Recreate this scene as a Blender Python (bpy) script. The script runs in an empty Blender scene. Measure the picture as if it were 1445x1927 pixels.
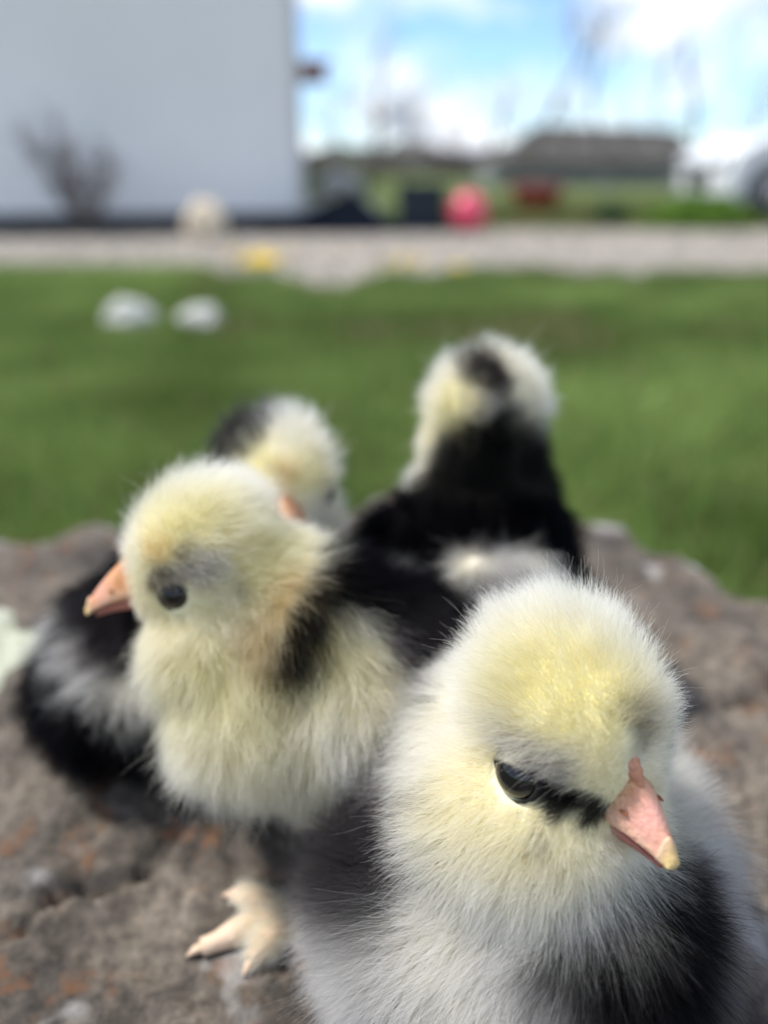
import bpy, bmesh, math, random
import numpy as np
from mathutils import Vector, Matrix, noise
from mathutils.bvhtree import BVHTree
from mathutils.kdtree import KDTree

R = math.radians
scene = bpy.context.scene
COL = scene.collection

# ------------------------------------------------------------------ camera
F = 1500.0                      # focal length in photo pixels (1445 x 1927)
PITCH = R(23.2)
CAM = Vector((0.0, 0.0, 0.60))
ROCK_Z = 0.45
camd = bpy.data.cameras.new('camera')
cam = bpy.data.objects.new('camera', camd)
COL.objects.link(cam)
cam.location = CAM
cam.rotation_euler = (math.pi / 2 - PITCH, 0, 0)
camd.sensor_fit = 'VERTICAL'
camd.sensor_height = 24.0
camd.lens = 24.0 * F / 1927.0
camd.clip_start = 0.005
camd.clip_end = 3000
camd.dof.use_dof = True
camd.dof.focus_distance = 0.125
camd.dof.aperture_fstop = camd.lens / 4.4      # a 4.4 mm wide lens opening
camd.dof.aperture_blades = 0
scene.camera = cam

# ------------------------------------------------------------------ sky and sun
SUN_AZ, SUN_EL = R(-78), R(60)
world = bpy.data.worlds.new('World')
scene.world = world
world.use_nodes = True
wt = world.node_tree
wt.nodes.clear()
def wn(t, **kw):
    n = wt.nodes.new(t)
    for k, v in kw.items(): setattr(n, k, v)
    return n
w_out = wn('ShaderNodeOutputWorld'); w_bg = wn('ShaderNodeBackground')
w_bg.inputs['Strength'].default_value = 0.11
sky = wn('ShaderNodeTexSky', sky_type='NISHITA')
sky.sun_disc = False
sky.sun_elevation = SUN_EL
sky.sun_rotation = SUN_AZ
sky.air_density = 0.9; sky.dust_density = 0.0; sky.ozone_density = 3.0
w_tc = wn('ShaderNodeTexCoord')
w_map = wn('ShaderNodeMapping'); w_map.inputs['Scale'].default_value = (1, 1, 1.9)
w_map.inputs['Location'].default_value = (0.37, 0.1, 0.22)
w_no = wn('ShaderNodeTexNoise'); w_no.inputs['Scale'].default_value = 5.2
w_no.inputs['Detail'].default_value = 6; w_no.inputs['Roughness'].default_value = 0.55
w_rp = wn('ShaderNodeValToRGB')
w_rp.color_ramp.elements[0].position = 0.40; w_rp.color_ramp.elements[0].color = (0, 0, 0, 1)
w_rp.color_ramp.elements[1].position = 0.58; w_rp.color_ramp.elements[1].color = (1, 1, 1, 1)
w_no2 = wn('ShaderNodeTexNoise'); w_no2.inputs['Scale'].default_value = 9.0
w_no2.inputs['Detail'].default_value = 4
w_cr = wn('ShaderNodeValToRGB')
w_cr.color_ramp.elements[0].position = 0.40; w_cr.color_ramp.elements[0].color = (2.7, 3.1, 3.7, 1)
w_cr.color_ramp.elements[1].position = 0.60; w_cr.color_ramp.elements[1].color = (6.6, 6.65, 6.8, 1)
w_mx = wn('ShaderNodeMix', data_type='RGBA')
L = wt.links.new
L(w_tc.outputs['Generated'], w_map.inputs['Vector'])
L(w_map.outputs['Vector'], w_no.inputs['Vector']); L(w_map.outputs['Vector'], w_no2.inputs['Vector'])
L(w_no.outputs['Fac'], w_rp.inputs['Fac']); L(w_no2.outputs['Fac'], w_cr.inputs['Fac'])
L(w_rp.outputs['Color'], w_mx.inputs['Factor'])
w_tn = wn('ShaderNodeMix', data_type='RGBA', blend_type='MULTIPLY'); w_tn.inputs['Factor'].default_value = 1.0
w_tn.inputs['B'].default_value = (.76, .87, 1.0, 1)
L(sky.outputs['Color'], w_tn.inputs['A']); L(w_tn.outputs['Result'], w_mx.inputs['A']); L(w_cr.outputs['Color'], w_mx.inputs['B'])
L(w_mx.outputs['Result'], w_bg.inputs['Color']); L(w_bg.outputs['Background'], w_out.inputs['Surface'])

sund = bpy.data.lights.new('sun', 'SUN')
sund.energy = 2.9
sund.angle = R(2.0)
sund.color = (1.0, 0.955, 0.88)
sun = bpy.data.objects.new('sun', sund)
COL.objects.link(sun)
sdir = Vector((math.sin(SUN_AZ) * math.cos(SUN_EL), math.cos(SUN_AZ) * math.cos(SUN_EL), math.sin(SUN_EL)))
sun.rotation_euler = sdir.to_track_quat('Z', 'Y').to_euler()
sun.location = (2, 4, 8)

vs = scene.view_settings
vs.view_transform = 'Standard'
try: vs.look = 'None'
except Exception: pass
vs.exposure = 0.95
vs.gamma = 1.0
vs.use_curve_mapping = False

scene.render.engine = 'CYCLES'
cy = scene.cycles
cy.use_denoising = True
cy.max_bounces = 12
cy.diffuse_bounces = 5
cy.glossy_bounces = 5
cy.transmission_bounces = 10
cy.use_adaptive_sampling = True
cy.adaptive_threshold = 0.015
cy.sample_clamp_indirect = 6.0
try: scene.cycles_curves.shape = 'RIBBONS'
except Exception: pass

# ------------------------------------------------------------------ helpers
RIGHT = Vector((1, 0, 0))
FWD = Vector((0, math.cos(PITCH), -math.sin(PITCH)))
UP = Vector((0, math.sin(PITCH), math.cos(PITCH)))
def ray(px, py):
    return FWD + RIGHT * ((px - 722.5) / F) - UP * ((py - 963.5) / F)
def at(px, py, depth):
    return CAM + ray(px, py) * depth
def on_z(px, py, z=0.0):
    d = ray(px, py)
    return CAM + d * ((z - CAM.z) / d.z)
def at_y(px, py, Y):
    d = ray(px, py)
    return CAM + d * ((Y - CAM.y) / d.y)

def tag(o, label=None, cat=None, group=None, kind=None):
    if label: o['label'] = label
    if cat: o['category'] = cat
    if group: o['group'] = group
    if kind: o['kind'] = kind
    return o
def empty(name, loc, label, cat, group=None, rz=0.0):
    o = bpy.data.objects.new(name, None)
    o.empty_display_size = 0.02
    COL.objects.link(o)
    o.location = loc
    o.rotation_euler = (0, 0, rz)
    return tag(o, label, cat, group)
def link(name, data, parent=None, mat=None, world=False):
    """world=True: the mesh is in world coordinates and its parent is an unrotated empty"""
    o = bpy.data.objects.new(name, data)
    COL.objects.link(o)
    if mat is not None:
        data.materials.clear(); data.materials.append(mat)
    if parent is not None:
        o.parent = parent
        if world:
            off = Vector(parent.location)
            p = parent.parent
            while p is not None:
                off = off + Vector(p.location); p = p.parent
            o.location = -off
    return o
def mesh_from(verts, faces, smooth=True):
    me = bpy.data.meshes.new('m')
    me.from_pydata([tuple(v) for v in verts], [], faces)
    me.update()
    if smooth:
        me.polygons.foreach_set('use_smooth', [True] * len(me.polygons))
    return me
def bm_mesh(bm, smooth=True):
    me = bpy.data.meshes.new('m')
    bm.normal_update(); bm.to_mesh(me); bm.free()
    if smooth:
        me.polygons.foreach_set('use_smooth', [True] * len(me.polygons))
    return me
def box_bm(bm, lo, hi, bevel=0.0):
    r = bmesh.ops.create_cube(bm, size=1.0)
    c = [(a + b) / 2 for a, b in zip(lo, hi)]; s = [b - a for a, b in zip(lo, hi)]
    for v in r['verts']:
        v.co = Vector((v.co.x * s[0] + c[0], v.co.y * s[1] + c[1], v.co.z * s[2] + c[2]))
    if bevel > 0:
        es = list({e for v in r['verts'] for e in v.link_edges})
        bmesh.ops.bevel(bm, geom=es, offset=bevel, segments=2, affect='EDGES')
    return bm
def loft(rings, cap=True):
    n = len(rings[0]); vs_, fs = [], []
    for r in rings: vs_ += r
    for i in range(len(rings) - 1):
        for j in range(n):
            a, b = i * n + j, i * n + (j + 1) % n
            fs.append((a, b, b + n, a + n))
    if cap:
        fs.append(tuple(range(n - 1, -1, -1))); fs.append(tuple(range(len(vs_) - n, len(vs_))))
    return vs_, fs
def tube(path, radii, n=8):
    rings = []
    for i, p in enumerate(path):
        p = Vector(p)
        a = Vector(path[max(0, i - 1)]); b = Vector(path[min(len(path) - 1, i + 1)])
        t = (b - a).normalized()
        u = t.cross(Vector((0.13, 0.31, 0.94))).normalized(); v = t.cross(u)
        rings.append([p + (u * math.cos(k * 2 * math.pi / n) + v * math.sin(k * 2 * math.pi / n)) * radii[i] for k in range(n)])
    return loft(rings)
class Acc:
    def __init__(s): s.v = []; s.f = []
    def add(s, vf):
        o = len(s.v); s.v += vf[0]; s.f += [tuple(i + o for i in f) for f in vf[1]]; return s
    def mesh(s, smooth=True): return mesh_from(s.v, s.f, smooth)

# ------------------------------------------------------------------ materials
def mat_new(name):
    m = bpy.data.materials.new(name); m.use_nodes = True
    nt = m.node_tree; b = nt.nodes['Principled BSDF']
    return m, nt, b
def mat_noise(name, c1, c2, scale=8.0, rough=0.8, bump=0.0, bscale=None, detail=6, spec=0.3, lo=0.35, hi=0.65):
    m, nt, b = mat_new(name)
    tc = nt.nodes.new('ShaderNodeTexCoord')
    no = nt.nodes.new('ShaderNodeTexNoise'); no.inputs['Scale'].default_value = scale; no.inputs['Detail'].default_value = detail
    rp = nt.nodes.new('ShaderNodeValToRGB')
    rp.color_ramp.elements[0].position = lo; rp.color_ramp.elements[0].color = (*c1, 1)
    rp.color_ramp.elements[1].position = hi; rp.color_ramp.elements[1].color = (*c2, 1)
    nt.links.new(tc.outputs['Object'], no.inputs['Vector']); nt.links.new(no.outputs['Fac'], rp.inputs['Fac'])
    nt.links.new(rp.outputs['Color'], b.inputs['Base Color'])
    b.inputs['Roughness'].default_value = rough
    b.inputs['Specular IOR Level'].default_value = spec
    if bump > 0:
        n2 = nt.nodes.new('ShaderNodeTexNoise'); n2.inputs['Scale'].default_value = bscale or scale * 4; n2.inputs['Detail'].default_value = 5
        bp = nt.nodes.new('ShaderNodeBump'); bp.inputs['Strength'].default_value = bump; bp.inputs['Distance'].default_value = 1.0 / (bscale or scale * 4)
        nt.links.new(tc.outputs['Object'], n2.inputs['Vector']); nt.links.new(n2.outputs['Fac'], bp.inputs['Height'])
        nt.links.new(bp.outputs['Normal'], b.inputs['Normal'])
    return m
def mat_attr(name, attr, rough=0.5, spec=0.4, sss=0.0, bump=0.0, bscale=900.0, tr=0.0):
    m, nt, b = mat_new(name)
    a = nt.nodes.new('ShaderNodeAttribute'); a.attribute_name = attr
    nt.links.new(a.outputs['Color'], b.inputs['Base Color'])
    b.inputs['Roughness'].default_value = rough; b.inputs['Specular IOR Level'].default_value = spec
    if sss > 0:
        b.inputs['Subsurface Weight'].default_value = sss
        b.inputs['Subsurface Radius'].default_value = (1.0, 0.4, 0.25)
        b.inputs['Subsurface Scale'].default_value = 0.002
    if bump > 0:
        tc = nt.nodes.new('ShaderNodeTexCoord')
        n2 = nt.nodes.new('ShaderNodeTexNoise'); n2.inputs['Scale'].default_value = bscale; n2.inputs['Detail'].default_value = 4
        bp = nt.nodes.new('ShaderNodeBump'); bp.inputs['Strength'].default_value = bump; bp.inputs['Distance'].default_value = 0.0005
        nt.links.new(tc.outputs['Object'], n2.inputs['Vector']); nt.links.new(n2.outputs['Fac'], bp.inputs['Height'])
        nt.links.new(bp.outputs['Normal'], b.inputs['Normal'])
    return m
def set_col(me, cols, name='tint'):
    a = me.color_attributes.new(name, 'FLOAT_COLOR', 'POINT')
    c = np.ones((len(me.vertices), 4), dtype=np.float32); c[:, :3] = cols
    a.data.foreach_set('color', c.ravel())

def hair_material():
    m = bpy.data.materials.new('chick_down'); m.use_nodes = True
    nt = m.node_tree; nt.nodes.clear()
    out = nt.nodes.new('ShaderNodeOutputMaterial')
    ar = nt.nodes.new('ShaderNodeAttribute'); ar.attribute_name = 'down_root'
    at_ = nt.nodes.new('ShaderNodeAttribute'); at_.attribute_name = 'down_tip'
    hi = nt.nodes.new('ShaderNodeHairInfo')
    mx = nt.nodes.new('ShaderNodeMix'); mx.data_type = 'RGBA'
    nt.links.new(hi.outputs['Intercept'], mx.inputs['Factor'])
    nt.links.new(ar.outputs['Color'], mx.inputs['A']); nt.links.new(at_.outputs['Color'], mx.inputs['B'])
    df = nt.nodes.new('ShaderNodeBsdfDiffuse'); tl = nt.nodes.new('ShaderNodeBsdfTranslucent')
    gl = nt.nodes.new('ShaderNodeBsdfHairPrincipled')
    gl.parametrization = 'COLOR'
    gl.inputs['IOR'].default_value = 1.38; gl.inputs['Roughness'].default_value = 0.42; gl.inputs['Radial Roughness'].default_value = 0.6
    for n in (df, tl, gl): nt.links.new(mx.outputs['Result'], n.inputs['Color'])
    m1 = nt.nodes.new('ShaderNodeMixShader'); m1.inputs['Fac'].default_value = 0.5
    nt.links.new(df.outputs[0], m1.inputs[1]); nt.links.new(tl.outputs[0], m1.inputs[2])
    m2 = nt.nodes.new('ShaderNodeMixShader')
    bw = nt.nodes.new('ShaderNodeRGBToBW'); mr = nt.nodes.new('ShaderNodeMapRange')
    mr.inputs['To Min'].default_value = .07; mr.inputs['To Max'].default_value = .40; mr.inputs['From Max'].default_value = .5
    nt.links.new(mx.outputs['Result'], bw.inputs[0]); nt.links.new(bw.outputs[0], mr.inputs['Value']); nt.links.new(mr.outputs[0], m2.inputs['Fac'])
    nt.links.new(m1.outputs[0], m2.inputs[1]); nt.links.new(gl.outputs[0], m2.inputs[2])
    nt.links.new(m2.outputs[0], out.inputs['Surface'])
    return m
M_DOWN = hair_material()
M_SKIN = mat_attr('chick_skin', 'tint', rough=0.9, spec=0.1)
M_BEAK = mat_attr('beak_horn', 'tint', rough=0.42, spec=0.4, sss=0.3, bump=0.6, bscale=1400)
M_LID = mat_attr('eyelid_skin', 'tint', rough=0.6, spec=0.3, bump=0.5, bscale=2500)
def eye_mat():
    m, nt, b = mat_new('eye')
    a = nt.nodes.new('ShaderNodeAttribute'); a.attribute_name = 'tint'
    nt.links.new(a.outputs['Color'], b.inputs['Base Color'])
    b.inputs['Roughness'].default_value = 0.03; b.inputs['Specular IOR Level'].default_value = 0.45
    return m
M_EYE = eye_mat()
M_NOSTRIL = mat_noise('nostril_skin', (.16, .06, .03), (.24, .09, .04), 900)
M_DARK = mat_noise('dark_hole', (0.02, 0.01, 0.008), (0.03, 0.015, 0.01), 400)

# ================================================================== THE SETTING
# ------------------------------------------------------------------ ground
M_LAWN = mat_noise('lawn_soil', (0.075, 0.10, 0.030), (0.115, 0.145, 0.05), 1.6, 0.95, 0.4, 30, spec=0.1)
g = [(-900, -300, 0), (900, -300, 0), (900, 1800, 0), (-900, 1800, 0)]
ground = link('ground', mesh_from(g, [(0, 1, 2, 3)], False), mat=M_LAWN)
tag(ground, kind='structure')

# driveway with a ragged near edge
M_GRAVEL = mat_noise('gravel', (0.24, 0.215, 0.185), (0.39, 0.355, 0.31), 14, 0.95, 0.6, 60, spec=0.15, lo=0.3, hi=0.7)
near = [(-2200, 497), (-900, 500), (0, 500), (120, 507), (260, 512), (400, 512), (500, 530), (590, 552), (650, 548), (720, 524), (800, 528), (900, 512),
        (1000, 515), (1120, 522), (1200, 528), (1300, 524), (1445, 522), (1900, 525), (3200, 525)]
npts = [on_z(x, y, 0.004) for x, y in near]
xs = np.linspace(npts[0].x, npts[-1].x, 260)
ys = np.interp(xs, [p.x for p in npts], [p.y for p in npts])
rngd = np.random.default_rng(4)
ys = ys + np.convolve(rngd.normal(0, 0.16, len(xs)), np.ones(3) / 3, 'same')
fy = np.full_like(xs, 9.6)
vv = [(x, y, 0.004) for x, y in zip(xs, ys)] + [(x, y, 0.004) for x, y in zip(xs, fy)]
n_ = len(xs)
drive = link('driveway', mesh_from(vv, [(i, i + 1, i + 1 + n_, i + n_) for i in range(n_ - 1)], False), mat=M_GRAVEL)
tag(drive, kind='structure')

# loose pebbles on the drive: uncountable
def pebbles():
    rng = np.random.default_rng(9)
    base = bmesh.new(); bmesh.ops.create_icosphere(base, subdivisions=1, radius=1)
    bv = np.array([v.co[:] for v in base.verts]); bf = np.array([[v.index for v in f.verts] for f in base.faces]); base.free()
    N = 5000
    px = rng.uniform(-6, 6, N); t = rng.random(N) ** 1.5
    y0 = np.interp(px, xs, ys)
    py = y0 + 0.05 + t * (9.2 - y0)
    s = rng.uniform(0.008, 0.024, N)
    V = bv[None] * (s[:, None, None] * np.array([1, 1, .6])) * rng.uniform(.75, 1.25, (N, len(bv), 1))
    V = V + np.stack([px, py, 0.004 + s * .3], 1)[:, None]
    Fc = bf[None] + (np.arange(N) * len(bv))[:, None, None]
    me = bpy.data.meshes.new('m'); me.from_pydata(V.reshape(-1, 3).tolist(), [], Fc.reshape(-1, 3).tolist()); me.update()
    c = np.repeat(rng.uniform(.16, .40, (N, 1)) * np.array([1, .93, .84]), len(bv), 0)
    set_col(me, c)
    return me
tag(link('gravel', pebbles(), mat=mat_attr('pebble', 'tint', .9, .2)), 'loose pale grey gravel stones spread over the farm drive', 'gravel', kind='stuff')

# grass blades: uncountable
def blades(N, seed, sampler, hmin, hmax, w, c_lo, c_hi):
    rng = np.random.default_rng(seed)
    P = sampler(rng, N); N = len(P)
    a = rng.uniform(0, 2 * np.pi, N); lean = rng.normal(0, .35, N); h = rng.uniform(hmin, hmax, N); ww = w * rng.uniform(.6, 1.3, N)
    dx, dy = np.cos(a), np.sin(a)
    la = rng.uniform(0, 2 * np.pi, N); lx, ly = np.cos(la) * lean, np.sin(la) * lean
    z0 = np.zeros(N)
    def row(t, wid):
        cx = P[:, 0] + lx * h * t * t; cy_ = P[:, 1] + ly * h * t * t; cz = P[:, 2] + h * t * (1 - .18 * np.abs(lean) * t)
        return [np.stack([cx - dx * wid, cy_ - dy * wid, cz], 1), np.stack([cx + dx * wid, cy_ + dy * wid, cz], 1)]
    r0, r1 = row(0, ww / 2), row(.55, ww * .4)
    tip = np.stack([P[:, 0] + lx * h, P[:, 1] + ly * h, P[:, 2] + h * (1 - .18 * np.abs(lean))], 1)
    V = np.stack([r0[0], r0[1], r1[0], r1[1], tip], 1)
    i = np.arange(N) * 5
    Fc = np.concatenate([np.stack([i, i + 1, i + 3], 1), np.stack([i, i + 3, i + 2], 1), np.stack([i + 2, i + 3, i + 4], 1)])
    me = bpy.data.meshes.new('m')
    me.vertices.add(N * 5); me.vertices.foreach_set('co', V.astype(np.float32).ravel())
    nf = len(Fc); me.loops.add(nf * 3); me.loops.foreach_set('vertex_index', Fc.astype(np.int32).ravel())
    me.polygons.add(nf); me.polygons.foreach_set('loop_start', np.arange(0, nf * 3, 3, dtype=np.int32))
    me.update(); me.validate()
    k = rng.random((N, 1)); dry = (rng.random((N, 1)) < .10)
    patch = np.array([noise.noise(Vector((p[0] * .9, p[1] * 1.1, 3.0))) for p in P])[:, None]
    p2 = np.array([noise.noise(Vector((p[0] * 2.6, p[1] * 2.2, 9.0))) for p in P])[:, None]
    k = np.clip(k * .4 + .28 + patch * 1.1 + p2 * .8, 0, 1)
    dry = dry | ((patch + p2 * .7 < -.42) & (rng.random((N, 1)) < .5))
    c = np.array(c_lo) * (1 - k) + np.array(c_hi) * k
    c = np.where(dry, np.array([.28, .25, .12]), c)
    set_col(me, np.repeat(c, 5, 0))
    return me
def lawn_sampler(rng, N):
    y = 0.75 + (5.4 - 0.75) * rng.random(N) ** .8
    x = rng.uniform(-1, 1, N) * (0.62 * y + .35)
    e = np.interp(x, xs, ys)
    keep = y < e - rng.exponential(.05, N) + .1
    return np.stack([x, y, np.zeros(N)], 1)[keep]
def grass_mat():
    m, nt, b = mat_new('grass_blade')
    a = nt.nodes.new('ShaderNodeAttribute'); a.attribute_name = 'tint'
    nt.links.new(a.outputs['Color'], b.inputs['Base Color'])
    b.inputs['Roughness'].default_value = .55; b.inputs['Specular IOR Level'].default_value = .25
    tl = nt.nodes.new('ShaderNodeBsdfTranslucent'); nt.links.new(a.outputs['Color'], tl.inputs['Color'])
    mx = nt.nodes.new('ShaderNodeMixShader'); mx.inputs[0].default_value = .4
    nt.links.new(b.outputs[0], mx.inputs[1]); nt.links.new(tl.outputs[0], mx.inputs[2])
    nt.links.new(mx.outputs[0], nt.nodes['Material Output'].inputs['Surface'])
    return m
M_GRASS = grass_mat()
tag(link('grass', blades(110000, 3, lawn_sampler, .03, .085, .006, (.095, .165, .033), (.29, .40, .12)), mat=M_GRASS),
    'short green lawn grass between the rock and the gravel drive', 'grass', kind='stuff')
def far_sampler(rng, N):
    y = rng.uniform(9.0, 16, N); x = 0.6 + rng.uniform(0, 1, N) * 7.5
    return np.stack([x, y, np.zeros(N)], 1)
tag(link('grass', blades(30000, 8, far_sampler, .05, .16, .012, (.10, .13, .04), (.19, .21, .08)), mat=M_GRASS),
    'rough grass beyond the gravel drive beside the white building', 'grass', kind='stuff')

# ------------------------------------------------------------------ the rock
def rise(y):
    t = max(0.0, min(1.0, (y - .115) / .065)); return .012 * t * t * (3 - 2 * t)
def rock_mesh():
    # outline of the top seen over the lawn, in photo pixels
    edge = [(-700, 1010), (-300, 985), (0, 992), (120, 966), (240, 975), (480, 950), (640, 935), (760, 902), (900, 925), (1080, 962), (1180, 982), (1230, 1012), (1320, 1045), (1445, 1092), (1700, 1180), (2100, 1330)]
    C0 = Vector((0.0, 0.13))
    th, rr = [], []
    for x, y in edge:
        p = on_z(x, y, ROCK_Z + .008)
        d = Vector((p.x, p.y)) - C0
        th.append(math.atan2(d.x, d.y)); rr.append(d.length)
    th = np.array(th); rr = np.array(rr)
    NA, NR = 560, 300
    A = np.linspace(-np.pi, np.pi, NA, endpoint=False)
    base = np.interp(A, th, rr, left=rr[0], right=rr[-1])
    back = np.clip((np.abs(A) - 2.0) / 1.1, 0, 1)
    base = base * (1 - back) + .42 * back
    base = base + .006 * np.sin(A * 13 + 1) + .004 * np.sin(A * 29)
    T = np.concatenate([np.linspace(0, 1, NR - 46) ** .85, 1 + np.linspace(.012, 1, 46)])
    cracks = [[(-60, 1800), (40, 1755), (100, 1700), (170, 1672), (205, 1680), (270, 1645), (330, 1600)],
              [(1300, 1400), (1370, 1372), (1445, 1335), (1560, 1300)], [(120, 1610), (190, 1560), (230, 1500)],
              [(620, 1320), (660, 1420), (560, 1560)], [(1330, 1130), (1400, 1200), (1480, 1230)], [(-40, 1090), (60, 1060), (200, 1040), (330, 1050)]]
    ck = [[Vector(on_z(x, y, ROCK_Z)).xy for x, y in c] for c in cracks]
    verts = []
    for t in T:
        for a, b in zip(A, base):
            if t <= 1:
                x = C0.x + math.sin(a) * b * t; y = C0.y + math.cos(a) * b * t
                z = -0.030 * max(0, (t - .86) / .14) ** 2.2 + rise(y)
            else:
                s = t - 1
                k = b * (1 + .24 * math.sin(min(1, s * 1.15) * math.pi * .5))
                x = C0.x + math.sin(a) * k; y = C0.y + math.cos(a) * k
                z = -0.030 + rise(y) * (1 - s) - (.45) * s ** 1.25
            q = Vector((x * 9, y * 9, z * 6))
            h = .004 * noise.noise(q) + .0030 * noise.noise(q * 2.3 + Vector((4, 1, 2))) + .0026 * noise.noise(q * 5.1) + .0016 * noise.noise(q * 11) + .0010 * noise.noise(q * 23) + .0005 * noise.noise(q * 47)
            rid = abs(noise.noise(q * 3.2 + Vector((9, 3, 1))))
            h -= .0016 * max(0, 1 - rid * 7)
            if t <= 1:
                for ci, c in enumerate(ck):
                    p = Vector((x + .004 * noise.noise(q * 6), y + .004 * noise.noise(q * 6 + Vector((5, 5, 5)))))
                    for i in range(len(c) - 1):
                        ab = c[i + 1] - c[i]; u = max(0, min(1, (p - c[i]).dot(ab) / ab.length_squared))
                        d = (p - c[i] - ab * u).length
                        if d < .009:
                            h -= (.0036 if ci < 2 else .0018) * math.exp(-(d / .0017) ** 2)
                verts.append((x, y, ROCK_Z + z + h))
            else:
                f = h * 4
                verts.append((x + math.sin(a) * f, y + math.cos(a) * f, ROCK_Z + z + h))
    faces = []
    nT = len(T)
    for i in range(nT - 1):
        for j in range(NA):
            a, b = i * NA + j, i * NA + (j + 1) % NA
            faces.append((a, a + NA, b + NA, b))
    return mesh_from(verts, faces)
def rock_mat():
    m, nt, b = mat_new('rock_stone')
    N_ = nt.nodes.new; K = nt.links.new
    tc = N_('ShaderNodeTexCoord')
    def noi(scale, detail=8, rough=.6):
        n = N_('ShaderNodeTexNoise'); n.inputs['Scale'].default_value = scale; n.inputs['Detail'].default_value = detail; n.inputs['Roughness'].default_value = rough
        K(tc.outputs['Object'], n.inputs['Vector']); return n
    def ramp(src, p0, c0, p1, c1):
        r = N_('ShaderNodeValToRGB'); e = r.color_ramp.elements
        e[0].position = p0; e[0].color = (*c0, 1); e[1].position = p1; e[1].color = (*c1, 1); K(src, r.inputs['Fac']); return r
    def mix(f, a, bb):
        x = N_('ShaderNodeMix'); x.data_type = 'RGBA'
        K(f, x.inputs['Factor'])
        if isinstance(a, tuple): x.inputs['A'].default_value = (*a, 1)
        else: K(a, x.inputs['A'])
        if isinstance(bb, tuple): x.inputs['B'].default_value = (*bb, 1)
        else: K(bb, x.inputs['B'])
        return x.outputs['Result']
    base = ramp(noi(34).outputs['Fac'], .34, (.058, .050, .044), .66, (.24, .205, .168)).outputs['Color']
    fine = ramp(noi(260, 10, .75).outputs['Fac'], .36, (.34, .33, .33), .66, (1.28, 1.25, 1.2))
    mm = N_('ShaderNodeMix'); mm.data_type = 'RGBA'; mm.blend_type = 'MULTIPLY'; mm.inputs['Factor'].default_value = 1
    K(base, mm.inputs['A']); K(fine.outputs['Color'], mm.inputs['B'])
    c = mm.outputs['Result']
    # rusty orange lichen flecks
    o1 = ramp(noi(95, 3).outputs['Fac'], .57, (0, 0, 0), .68, (.8, .8, .8)).outputs['Color']
    c = mix(o1, c, (.165, .080, .040))
    # grey-white crusts
    w1 = ramp(noi(60, 6).outputs['Fac'], .63, (0, 0, 0), .70, (.7, .7, .7)).outputs['Color']
    v = N_('ShaderNodeMapping'); v.inputs['Location'].default_value = (1.3, 2.2, .4)
    K(c if False else tc.outputs['Object'], v.inputs['Vector'])
    nw = N_('ShaderNodeTexNoise'); nw.inputs['Scale'].default_value = 42; nw.inputs['Detail'].default_value = 7; K(v.outputs[0], nw.inputs['Vector'])
    w1 = ramp(nw.outputs['Fac'], .60, (0, 0, 0), .68, (.65, .65, .65)).outputs['Color']
    c = mix(w1, c, (.42, .41, .40))
    K(c, b.inputs['Base Color'])
    b.inputs['Roughness'].default_value = .8; b.inputs['Specular IOR Level'].default_value = .35
    bp = N_('ShaderNodeBump'); bp.inputs['Strength'].default_value = .85; bp.inputs['Distance'].default_value = .0016
    K(noi(300, 8, .7).outputs['Fac'], bp.inputs['Height']); K(bp.outputs['Normal'], b.inputs['Normal'])
    return m
rock = link('rock', rock_mesh(), mat=rock_mat())
tag(rock, 'large rough grey-brown rock with rusty flecks under the chicks', 'rock')
bpy.context.view_layer.update()
_bmr = BVHTree.FromPolygons([v.co.copy() for v in rock.data.vertices], [tuple(p.vertices) for p in rock.data.polygons])
def rock_z(x, y):
    h = _bmr.ray_cast(Vector((x, y, 2)), Vector((0, 0, -1)))
    return h[0].z if h[0] else 0.0

# pale lichen crust at the left edge of the rock
def lichen():
    rng = random.Random(5)
    cx = on_z(10, 1268, ROCK_Z + .008)
    NA, NR = 90, 18
    verts, faces = [], []
    for i in range(NR + 1):
        for j in range(NA):
            a = j / NA * 2 * math.pi
            rad = .027 * (1 + .30 * noise.noise(Vector((math.cos(a) * 1.4, math.sin(a) * 1.4, 2))) + .16 * noise.noise(Vector((math.cos(a) * 4, math.sin(a) * 4, 7))))
            t = i / NR
            x = cx.x - .016 + math.cos(a) * rad * t * 1.05; y = cx.y + math.sin(a) * rad * t * 1.15
            e = (1 - t ** 6)
            z = rock_z(x, y) - .0006 + e * (.0018 + .0009 * noise.noise(Vector((x * 500, y * 500, 0))) + .0008 * noise.noise(Vector((x * 180, y * 180, 3))))
            verts.append((x, y, z))
    for i in range(NR):
        for j in range(NA):
            a, b = i * NA + j, i * NA + (j + 1) % NA
            faces.append((a, a + NA, b + NA, b))
    return mesh_from(verts, faces)
lich = link('lichen_patch', lichen(), rock, mat_noise('pale_lichen', (.28, .30, .22), (.54, .55, .45), 170, .95, .8, 800, spec=.1))
lich['label'] = 'pale cream lichen crust on the left of the rock'

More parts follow.
